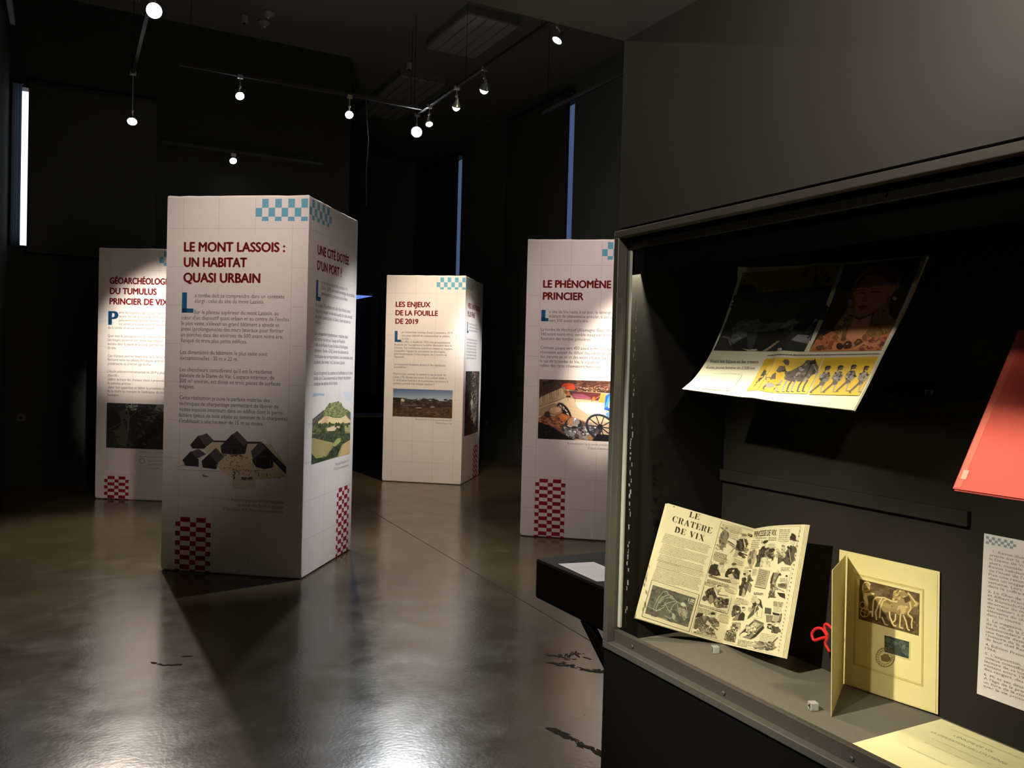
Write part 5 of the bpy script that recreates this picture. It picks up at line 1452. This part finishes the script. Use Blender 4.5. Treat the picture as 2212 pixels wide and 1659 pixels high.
PN.poly([(600, 720), (700, 720), (660, 860), (620, 880)], (58, 62, 64)); PN.poly([(1060, 700), (1140, 580), (1220, 590), (1150, 790), (1090, 740)], (40, 40, 42)); PN.poly([(1080, 700), (1190, 620), (1180, 700), (1110, 740)], (84, 86, 92)); PN.poly([(1000, 790), (1050, 740), (1160, 740), (1130, 820), (1060, 800)], (128, 128, 136)); PN.poly([(950, 840), (1000, 790), (1130, 810), (1100, 885), (960, 885)], (48, 50, 54)); PN.blob(1180, 625, 22, 12, (160, 162, 170), -40)
PN.poly([(570, 858), (640, 870), (730, 885), (620, 885)], (196, 180, 160)); PN.line([(640, 870), (700, 866)], 12, (196, 180, 160)); PN.poly([(740, 885), (870, 790), (900, 790), (820, 850), (780, 885)], (150, 130, 108)); PN.line([(760, 880), (880, 800)], 8, (184, 164, 140)); PN.line([(960, 830), (1050, 680)], 20, (58, 50, 44)); PN.blob(905, 870, 22, 18, (206, 186, 168))
PN.poly([(1450, 155), (2080, 92), (1720, 885), (1140, 885)], (52, 44, 36))
# portrait of a woman with a hair band and a bead necklace
PN.view(1740, 560, 7.9)
PN.poly([(1080, 170), (1250, 95), (1420, 95), (1560, 150), (1630, 260), (1620, 420), (1540, 620), (1430, 700), (1200, 900), (860, 760), (800, 640), (860, 420), (960, 290)], (110, 76, 52))
PN.poly([(780, 660), (760, 800), (690, 920), (560, 1080), (500, 1200), (560, 1340), (700, 1330), (800, 1150), (860, 1000), (850, 760)], (150, 116, 66)); PN.poly([(1200, 900), (1420, 680), (1420, 960), (1560, 1080), (1480, 1250), (1300, 1350), (1040, 1330), (1050, 1200)], (150, 112, 64))
PN.poly([(110, 1560), (230, 1350), (480, 1210), (700, 1320), (1000, 1330), (1300, 1300), (1480, 1250), (1310, 1570)], (206, 130, 82)); PN.poly([(850, 1010), (930, 1040), (1140, 960), (1080, 1200), (1000, 1330), (860, 1400), (720, 1320), (760, 1180)], (222, 150, 112))
PN.poly([(850, 560), (900, 420), (1020, 260), (1240, 210), (1420, 240), (1550, 380), (1540, 520), (1400, 720), (1190, 900), (1040, 970), (910, 1000), (850, 930), (820, 760)], (190, 124, 92))
PN.poly([(850, 560), (960, 330), (1100, 220), (1300, 170), (1500, 260), (1580, 420), (1500, 460), (1400, 330), (1240, 250), (1080, 290), (960, 400), (880, 560)], (96, 62, 42))
PN.line([(900, 380), (1020, 240), (1180, 140), (1380, 105), (1540, 170), (1620, 300), (1600, 440), (1560, 520)], 46, (150, 112, 92))
PN.line([(900, 590), (980, 575), (1050, 590)], 26, (84, 52, 42)); PN.line([(1130, 570), (1230, 560), (1300, 580)], 26, (84, 52, 42)); PN.line([(890, 545), (1040, 520)], 14, (104, 68, 52)); PN.line([(1130, 515), (1310, 520)], 14, (104, 68, 52))
PN.poly([(1050, 590), (1080, 690), (1060, 730), (960, 720), (980, 690)], (166, 102, 76)); PN.line([(970, 720), (1060, 725)], 14, (104, 60, 48)); PN.poly([(900, 820), (980, 785), (1080, 810), (1040, 850), (980, 870), (930, 850)], (150, 62, 56)); PN.line([(900, 822), (1080, 818)], 10, (96, 44, 42)); PN.line([(850, 960), (920, 1010), (1040, 980), (1200, 900)], 20, (126, 78, 58)); PN.poly([(820, 620), (870, 620), (850, 900), (820, 850)], (140, 88, 64))
PN.blob(1508, 690, 34, 34, (222, 196, 178), n=14, j=.08); PN.blob(770, 740, 20, 70, (150, 110, 88)); PN.line([(1420, 640), (1400, 860)], 50, (132, 92, 62))
hairL = [(560, 1090), (700, 950), (760, 1060), (700, 1240), (640, 1340), (560, 1330)]; hairR = [(1180, 950), (1340, 820), (1420, 1000), (1480, 1150), (1320, 1330), (1080, 1320)]
PN.speckle_in(hairL, 40, 26, [(180, 146, 84), (120, 86, 48), (200, 168, 104)], .5, 10); PN.speckle_in(hairR, 60, 30, [(130, 96, 56), (170, 130, 76), (100, 72, 44)], .5, 15)
PN.speckle(230, 1300, 560, 1540, 40, 36, [(160, 96, 58), (224, 150, 100), (130, 78, 48), (190, 116, 74)], 1.4, -40); PN.speckle(1000, 1340, 1380, 1540, 50, 34, [(190, 108, 84), (120, 72, 58), (224, 150, 104), (150, 84, 66)], 1.4, -40)
for (x, y, rx, ry, c) in ((690, 1340, 50, 40, (120, 80, 50)), (630, 1470, 60, 60, (70, 50, 40)), (760, 1450, 80, 70, (82, 56, 44)), (930, 1410, 80, 60, (112, 76, 42)), (1030, 1330, 36, 50, (140, 100, 66)), (850, 1440, 24, 40, (180, 150, 130))): PN.blob(x, y, rx, ry, c, -30, 14, .1)
PN.blob(750, 1430, 16, 12, (210, 190, 170)); PN.blob(930, 1390, 26, 14, (160, 116, 70), -30); PN.line([(860, 1520), (1050, 1400)], 30, (226, 166, 116)); PN.blob(300, 1490, 80, 50, (120, 78, 50), -20)
# lower strip: heading, print and the yellow frieze
PN.Hm = HLo
PN.bounds = (.004, .198, NW - .003, NH - .002)
PN.view(1480, 760, 5.027)
PN.text('Voici les bijoux et les trésors', (262, 78), (712, 82), (9, -28), (70, 72, 60), 0, 3)
PN.text("d'une jeune femme de 2.500 ans", (218, 132), (672, 142), (9, -27), (70, 72, 60), 0, 3)
PN.poly([(262, 180), (545, 185), (410, 398), (140, 385)], (214, 216, 196))
PN.fake_lines((264, 186), (535, 190), (-5.4, 8.6), 24, 4.2, (120, 122, 108))
PN.fake_lines((810, 18), (1070, 14), (0, 0), 1, 6, (90, 90, 80)); PN.fake_lines((1080, 14), (2110, 14), (0, 0), 1, 6, (90, 90, 80))
Y1, Y2 = (226, 186, 62), (232, 198, 80)
PN.poly([(785, 45), (915, 44), (690, 388), (565, 386)], Y1); PN.poly([(925, 44), (1065, 40), (1040, 70), (835, 408), (695, 390)], Y1); PN.poly([(1055, 40), (1415, 40), (1220, 425), (840, 408)], Y2); PN.poly([(1428, 40), (2110, 38), (1880, 465), (1240, 432)], Y1)
Bz, Bl, Bd = (104, 94, 88), (168, 160, 152), (58, 50, 46)
PN.poly([(800, 105), (820, 110), (800, 170), (770, 230), (700, 300), (650, 370), (610, 370), (650, 300), (700, 230), (740, 160)], Bd); PN.line([(740, 215), (800, 200)], 14, Bd); PN.blob(630, 362, 26, 10, Bl, -20)
PN.blob(1010, 80, 34, 32, Bz); PN.poly([(990, 100), (1000, 160), (930, 190), (900, 170), (940, 120)], Bz); PN.line([(930, 165), (1000, 160)], 18, Bd); PN.poly([(900, 180), (880, 260), (830, 260), (860, 210)], Bz); PN.ring(815, 350, 60, 30, 16, Bz, rot=-20); PN.ring(815, 265, 26, 24, 10, Bz); PN.poly([(760, 320), (850, 280), (880, 330), (800, 360)], Bl); PN.line([(840, 330), (930, 310)], 12, Bz)
hb = [(960, 250), (985, 175), (1050, 160), (1130, 175), (1180, 100), (1230, 55), (1330, 70), (1360, 130), (1350, 200), (1310, 200), (1280, 170), (1250, 240), (1210, 290), (1120, 290), (1000, 280)]
PN.poly(hb, Bz); PN.speckle_in(hb, 50, 16, [Bl, Bd, Bz], 1.4, -40)
for x in (900, 960, 1010, 1060, 1130, 1190): PN.line([(x + 40, 270), (x, 330), (x - 20, 395)], 20, Bz if x % 20 else Bl); PN.line([(x - 22, 395), (x + 12, 398)], 10, Bd)
PN.line([(1280, 90), (1200, 230)], 12, Bd); PN.line([(1310, 110), (1340, 180)], 10, Bl)
for (x, dy) in ((1450, 0), (1605, 0), (1770, -4), (1935, 14)):
    PN.blob(x + 20, 145 + dy, 32, 26, Bz); PN.poly([(x - 10, 130 + dy), (x + 10, 115 + dy), (x + 50, 118 + dy), (x + 68, 140 + dy), (x + 40, 132 + dy), (x + 10, 150 + dy), (x - 20, 190 + dy)], Bd)
    tr = [(x - 20, 180 + dy), (x + 40, 185 + dy), (x + 50, 230 + dy), (x + 20, 290 + dy), (x - 70, 290 + dy), (x - 90, 260 + dy), (x - 60, 210 + dy)]
    PN.poly(tr, Bz); PN.ell(x - 20, 250 + dy, 62, 56, (134, 126, 120), -25); PN.speckle_in(tr, 18, 12, [Bl, Bd], 1.3)
    PN.poly([(x - 70, 280 + dy), (x - 10, 310 + dy), (x - 40, 350 + dy), (x - 90, 330 + dy)], Bz); PN.line([(x - 70, 320 + dy), (x - 130, 365 + dy), (x - 190, 412 + dy)], 20, Bz); PN.line([(x - 40, 330 + dy), (x - 60, 380 + dy), (x - 65, 410 + dy)], 18, Bl); PN.line([(x - 65, 412 + dy), (x - 20, 414 + dy)], 8, Bz); PN.line([(x - 190, 412 + dy), (x - 160, 418 + dy)], 8, Bz)
PN.bounds = None
PN.build('printed_spread', nw, fN, PAPER, 4e-6, .0006, [(0, [NW * k / 48 for k in range(1, 48)]), (1, [NH * k / 32 for k in range(1, 32)])])
tag(nw, 'colour magazine spread with a portrait of a woman over a yellow frieze', 'magazine')
def slope(name, y0, y1, za, zb, xa, xb, lab):
    """dark sloping support fixed to the back of the case"""
    e = empty(name, (CB - .006, (y0 + y1) / 2, za))
    h = (y1 - y0) / 2
    MB().hull8([(xa - CB + .006 + .012, -h, .004), (xa - CB + .006 + .018, -h, 0), (xa - CB + .006 + .018, h, 0), (xa - CB + .006 + .012, h, .004), (xb - CB + .006 + .012, -h, zb - za), (xb - CB + .006 + .018, -h, zb - za), (xb - CB + .006 + .018, h, zb - za), (xb - CB + .006 + .012, h, zb - za)]).build('board', BLACKMAT, e)
    MB().box(xb - CB + .018, -.0005, -.03, .03, zb - za - .04, zb - za - .01).build('bracket', BLACK, e)
    MB().box(xa - CB + .035, -.0005, -.03, .03, .012, .03).build('bracket', BLACK, e)
    tag(e, lab, 'support')
slope('sloping_support', 1.06, 1.40, 1.475, 1.70, 1.275, 1.378, 'black sloping board behind the colour magazine spread')

# ---- red folder ------------------------------------------------------------
rd = empty('red_folder', (1.30, .72, 1.33))
RW, RH = .20, .296
fRd = local(bil((1.38, .8138, 1.5844), (1.38, .6138, 1.5844), (1.235, .6214, 1.329), (1.235, .8214, 1.329), RW, RH), rd)
REDC = mat('salmon_red_card', (222, 92, 78), .55, noise=.02, nscale=30, spec=.3)
paper_block('cover', fRd, RW, RH, .0015, REDC, rd, 4, 4)
paper_block('back_cover', lambda s, t, o: fRd(s + .0015, t + .002, o), RW, RH, .0012, REDC, rd, 4, 4, .0035)
paper_block('label_corner', lambda s, t, o: fRd(s + .006, t + .262, o), .009, .016, .0003, mat('pale_tab', (240, 170, 150), .5), rd, 1, 1, -.0006)
paper_block('fold_edge', lambda s, t, o: fRd(s + .002, t + .002, o), .010, RH - .004, .0004, mat('lighter_red_edge', (232, 112, 96), .4), rd, 1, 4, -.0003)
tag(rd, 'red card folder on a slope at the right edge of the showcase', 'folder')
slope('sloping_support', .66, .79, 1.36, 1.56, 1.262, 1.376, 'black sloping board behind the red folder')

# ---- yellow commemorative card ---------------------------------------------
yc = empty('commemorative_card', (1.46, 1.11, .85))
CW, CH = .228, .274
fC = local(bil((1.480, 1.2380, 1.1273), (1.490, 1.0111, 1.13), (1.490, 1.0040, .8555), (1.4595, 1.2190, .8505), CW, CH), yc)
paper_block('back_leaf', fC, CW, CH, .0012, CARD, yc, 4, 4)
fF = local(bil((1.300, 1.1033, 1.1291), (1.472, 1.2157, 1.1204), (1.457, 1.1985, .8515), (1.2995, 1.0935, .8515), .205, .272), yc)
paper_block('front_leaf', fF, .205, .272, .0012, CARD, yc, 4, 4)
fI = lambda s, t, o: fC(s + .022, t + .006, o)
paper_block('inner_leaf', fI, CW - .026, CH - .008, .0006, CARD, yc, 4, 4, -.0012)
PC = Print([((1812, 1187), (0, 0)), ((2030, 1235), (CW, 0)), ((2027, 1544), (CW, CH)), ((1806, 1473), (0, CH))], 41)
PC.view(1700, 1120, 4.3203)
GO = (196, 170, 92)
PC.line([(648, 518), (1285, 662), (1278, 1565), (630, 1362)], 5, GO, True, True)
PC.line([(660, 532), (1274, 672), (1268, 1550), (642, 1352)], 3, GO, True, True)
rel = [(688, 566), (1248, 700), (1240, 1092), (678, 940)]
PC.clip(rel)
PC.poly(rel, (96, 76, 44)); PC.speckle_in(rel, 120, 20, [(84, 66, 38), (110, 88, 54), (74, 58, 34), (120, 98, 62)], 2, 20)
GL, GM = (214, 190, 128), (170, 142, 88)
PC.poly([(720, 640), (760, 600), (790, 620), (785, 680), (750, 690), (720, 720), (715, 670)], GM); PC.ring(755, 650, 38, 55, 12, GL, 150, 330); PC.poly([(730, 700), (790, 690), (830, 700), (825, 715), (760, 725), (770, 790), (765, 860), (745, 860), (735, 780), (720, 740)], GL); PC.line([(770, 640), (785, 660)], 8, GL)
PC.ring(715, 810, 24, 30, 8, GL); PC.ring(738, 880, 42, 40, 9, GL); PC.line([(700, 860), (780, 900)], 5, GL); PC.line([(738, 840), (738, 920)], 5, GL); PC.blob(798, 872, 14, 9, GL)
body = [(830, 740), (900, 735), (960, 750), (1030, 780), (1060, 740), (1040, 690), (1060, 670), (1140, 700), (1220, 790), (1210, 815), (1160, 800), (1150, 860), (1110, 900), (1060, 890), (1000, 870), (930, 880), (880, 850)]
PC.poly(body, (150, 124, 76)); PC.speckle_in(body, 30, 18, [(132, 108, 64), (170, 142, 90)], 1.4, 20)
PC.poly([(1000, 790), (1020, 700), (1060, 662), (1120, 690), (1170, 740), (1226, 796), (1206, 822), (1150, 800), (1130, 830), (1110, 900), (1040, 860)], (160, 134, 84)); PC.poly([(1010, 770), (1010, 700), (1050, 660), (1090, 676), (1060, 720), (1050, 780)], (190, 164, 106))
for pts in ([(810, 920), (815, 830), (822, 760), (850, 735), (920, 740), (990, 770), (1040, 780), (1060, 730)], [(850, 950), (840, 880), (870, 800), (900, 745)], [(880, 930), (885, 840), (910, 770), (950, 750)], [(900, 920), (930, 990), (960, 995)], [(970, 870), (975, 920), (1010, 1000), (1035, 1005)], [(1030, 890), (1025, 950), (990, 980)], [(1075, 890), (1070, 960), (1065, 1015), (1100, 1025)], [(1100, 900), (1125, 960), (1140, 1030), (1160, 1045)], [(1140, 890), (1185, 930), (1175, 980), (1180, 1025)], [(1160, 780), (1170, 840), (1140, 890)], [(1140, 690), (1190, 750), (1225, 800), (1200, 815)], [(1085, 800), (1140, 830)]):
    PC.line(pts, 13, GL)
PC.ring(1050, 715, 40, 46, 16, GM, 120, 330); PC.speckle(1010, 670, 1110, 760, 30, 14, [GL, GM, (120, 98, 60)], .5, 70); PC.blob(1085, 850, 44, 42, (196, 170, 110), n=14, j=.08); PC.blob(1060, 870, 20, 26, (150, 122, 74)); PC.poly([(1100, 740), (1150, 720), (1170, 760), (1120, 790)], (84, 66, 38))
PC.clip()
sp_ = [(925, 1090), (1156, 1150), (1152, 1310), (925, 1245)]
PC.poly([(918, 1082), (1163, 1146), (1160, 1320), (918, 1252)], (226, 214, 156)); PC.clip(sp_); PC.poly(sp_, (58, 66, 54)); PC.speckle_in(sp_, 40, 14, [(50, 58, 48), (70, 78, 64), (84, 92, 76)], 1.6, 20); PC.ring(985, 1170, 30, 34, 5, (96, 104, 86)); PC.line([(960, 1220), (1010, 1150), (1060, 1170), (1110, 1260)], 5, (96, 104, 86)); PC.blob(1105, 1200, 16, 26, (100, 108, 90), 20)
PC.clip()
PK = (128, 112, 62)
PC.ring(932, 1296, 86, 90, 5, PK, rot=15, n=40); PC.ring(932, 1296, 62, 66, 3, PK, rot=15, n=36); PC.blob(935, 1300, 46, 30, PK, 15, 14, .3); PC.poly([(900, 1330), (905, 1280), (930, 1262), (960, 1290), (985, 1300), (960, 1340)], PK)
for k in range(22):
    a = 2 * PI * k / 22
    if 5 < k < 21 or k < 2: PC.line([(932 + 68 * math.cos(a), 1296 + 71 * math.sin(a)), (932 + 80 * math.cos(a), 1296 + 84 * math.sin(a))], 5, PK, False)
PC.build('printed_inner_leaf', yc, lambda s, t, o: fC(s, t, o + .002), PAPER, 5e-6, 0)
bw = MB()
c0 = Vector((-.03, .108, .10))
def bowp(pts):
    q = [c0 + Vector((0, -x, z)) for x, z in pts]
    T_ = list(range(len(q)))
    return [catmull(q, T_, k / 6) for k in range(6 * (len(q) - 1) + 1)]
bw.path(bowp([(0, 0), (-.015, .012), (-.032, .008), (-.042, -.006), (-.036, -.018), (-.02, -.010), (0, 0)]), .0032, 8)
bw.path(bowp([(0, .002), (-.010, .018), (-.004, .026), (.012, .02)]), .0030, 8)
bw.path(bowp([(0, 0), (-.006, -.016), (.006, -.030)]), .0028, 8)
bw.build('red_cord', mat('red_twisted_cord', (226, 36, 34), .6, bump=.3, bscale=700), yc, smooth=True)['label'] = 'red cord tied in a bow'
tag(yc, 'folded yellow card with a horse relief print and a postmark', 'card')

# ---- typed sheet on the back panel -----------------------------------------
ts = empty('caption_sheet', (1.492, .83, .92))
TW, THh = .205, .2975
fT = local(bil((1.492, .9279, 1.2198), (1.492, .7229, 1.2198), (1.492, .7253, .9226), (1.492, .9303, .9226), TW, THh), ts)
paper_block('sheet', fT, TW, THh, .0015, mat('white_copy_paper', (236, 228, 222), .6, noise=.02, nscale=40), ts, 2, 2)
PT = Print(None, 51)
PT.lay += 1
for k in range(10):
    a = .004 + .0055 * k
    if k % 2 == 0: PT.rect(a, .004, a + .0055, .009, (150, 160, 166), False); PT.rect(a, .014, a + .0055, .018, (150, 160, 166), False)
    else: PT.rect(a, .009, a + .0055, .014, (150, 160, 166), False)
rows_ = ["    1. Revue illustrée du 7 mars 1953, n° 207", "article sur la découverte de l'archéologue", "la Dame de Vix, le trésor de la tombe et", "alors, modèle des coiffes d'une princesse", "Revue hebdomadaire d'un roman de", "de l'hiver de l'expertise du vase par les", "Puis une rencontre de la pierre gravée", "dans un magazine grand format de la", "semaine. Lors du reportage, le cratère", "dans le coffre-fort de l'hôtel de ville.", "", "2. Le Char de Vix - Publication d'un", "et Albert France-Lanord, conservateurs", "du Römisch-Germanisches Zentralmuseum", "directeur du musée du Fer et de la", "des métiers à Nancy, restaurateurs des", "éléments du char, qui ont retrouvé place", "dans le musée.", "", "3. Le magazine, 1970, avril. L'auteur de", "de la vie de la Celtie raconte l'histoire", "hebdomadaire scientifique destiné aux", "une bande dessinée de Robert Rigot", "l'histoire de la découverte du trésor", "de leur chef René Joffroy.", "", "4. Edition Premier jour du timbre Cratère", "1966.", "", "5. L'exposition, en 1994, de la tombe de", "vidéos scientifique en 1954 par l'État,", "lecture de sa tombe est la mise au jour", "restent entre 1990 et 1994 les trésors", "des rangers, des statues et des restes", "", "6. Pli et ses dessins, éditions Cratère", "À l'âge de la première publication", "un livre de la rive du rapport", "avec la vie protohistorique de Vix."]
kx = .19 / nat_width("du Römisch-Germanisches Zentralmuseum")
y = .032
for r in rows_:
    if r:
        PT.text(r, (.012 + (.006 if r[0] == ' ' else 0), y), (.012 + (.006 if r[0] == ' ' else 0) + kx * nat_width(r), y), (0, -.0046), (146, 132, 124), 0, 2)
        y += .0071
    else: y += .0028
PT.build('typed_text', ts, lambda s, t, o: fT(s, t, o), PAPER, 1e-5, .0004)
tag(ts, 'white typed caption sheet on the back of the showcase, beside the yellow card', 'paper')

# ---- old pamphlet lying on the case floor ------------------------------------
pb = empty('pamphlet', (1.30, .86, CZ0))
def fP(s, t, o):
    # s away from the glass (x), t towards the viewer's right (-y)
    x, y = 1.182 + s * 1.0, .957 - t - .03 * s * 0
    lift = .004 * math.sin(PI * min(t / .19, 1)) * -1 + .002 * (s / .25) ** 2
    return Vector((x, y, CZ0 + .0285 + lift + o)) - pb.location
PGO = mat('foxed_page_edges', (196, 158, 104), .8, noise=.18, nscale=60)
COV = mat('cream_cover', (238, 228, 172), .7, noise=.02, nscale=30)
rn = random.Random(3)
def pages(name, z0, z1, dx, m, wob):
    mb = MB()
    n = 14
    A = []
    for k in range(n + 1):
        y = .958 - .25 * k / n
        A.append((1.181 + dx + rn.uniform(0, wob), y))
    pts = A + [(1.432 - dx, .708), (1.432 - dx, .958 - dx)]
    lo = [mb.bm.verts.new((x - pb.location.x, yy - pb.location.y, z0)) for x, yy in pts]
    hi = [mb.bm.verts.new((x - pb.location.x, yy - pb.location.y, z1)) for x, yy in pts]
    mb.bm.faces.new(lo[::-1]); mb.bm.faces.new(hi)
    for i in range(len(pts)):
        j = (i + 1) % len(pts)
        mb.bm.faces.new((lo[i], lo[j], hi[j], hi[i]))
    return mb.build(name, m, pb)
pages('bottom_cover', .0004, .002, 0, mat('white_bottom_cover', (226, 214, 180), .7), .001)
for k in range(4):
    pages('page_block', .0022 + .0052 * k, .0072 + .0052 * k, .002 + .0012 * (k % 2), PGO, .004)
pages('top_cover', .0232, .0255, .0005, COV, .007)
PB = Print(None, 61)
def pt(txt, s, t0, t1, h, c):
    # lettering reads from the far left towards the viewer's right
    v, f = glyphs(txt, 0, 3)
    x0 = min(a for a, b in v); x1 = max(a for a, b in v)
    PB.raw([(s + b / CAP * h, t0 + (a - x0) / (x1 - x0) * (t1 - t0)) for a, b in v], f, c)
pt('SOCIÉTÉ ARCHÉOLOGIQUE ET HISTORIQUE DU CHATILLONNAIS', .222, .035, .16, .0035, (176, 176, 130))
pt("L'ÉNIGME DE VIX", .20, .055, .125, .008, (150, 156, 112))
pt('LA CIVILISATION HALLSTATTIENNE', .178, .028, .162, .008, (146, 152, 108))
pt('et ses relations méditerranéennes', .155, .045, .15, .004, (186, 186, 140))
pt('par un groupe de chercheurs', .13, .05, .135, .004, (186, 186, 140))
pt('CHATILLON-SUR-SEINE', .085, .05, .12, .004, (170, 176, 130))
PB.build('cover_print', pb, lambda s, t, o: Vector((1.182 + s, .957 - t, CZ0 + .0257 + o)) - pb.location, PAPER, 1e-5, 0)
tag(pb, 'worn cream pamphlet lying flat on the grey floor of the showcase', 'booklet')

# ---- little clear cubes with numbers -----------------------------------------
def acrylic():
    m = bpy.data.materials.new('clear_acrylic')
    m.use_nodes = True
    b = m.node_tree.nodes['Principled BSDF']
    b.inputs['Base Color'].default_value = (.96, .96, .92, 1)
    b.inputs['Roughness'].default_value = .08
    b.inputs['Transmission Weight'].default_value = .6
    b.inputs['IOR'].default_value = 1.45
    return m
ACR = acrylic()
def cube(x, y, z, rz, num, lab, a=.0078):
    e = empty('number_cube', (x, y, z), math.radians(rz))
    MB().box(-a, a, -a, a, .0003, 2 * a).build('block', ACR, e, .0012)
    P_ = Print()
    P_.text(num, (.003, .0125), (.0126, .0125), (0, -.0105), (40, 34, 26), .02, 3)
    P_.build('number', e, lambda s, t, o: Vector((-a - .0003 - o, a - s, 2 * a - t)), PAPER, 0, 0)
    tag(e, lab, 'number cube')
cube(1.3445, 1.4645, CZ0, -20, '3', 'clear cube with number 3 under the comic magazine')
cube(1.2946, 1.132, CZ0, -22, '4', 'clear cube with number 4 beside the yellow card')
cube(1.4865, 1.045, 1.4682, 0, '1', 'small clear cube on the batten between the spread and the red folder', .0055)
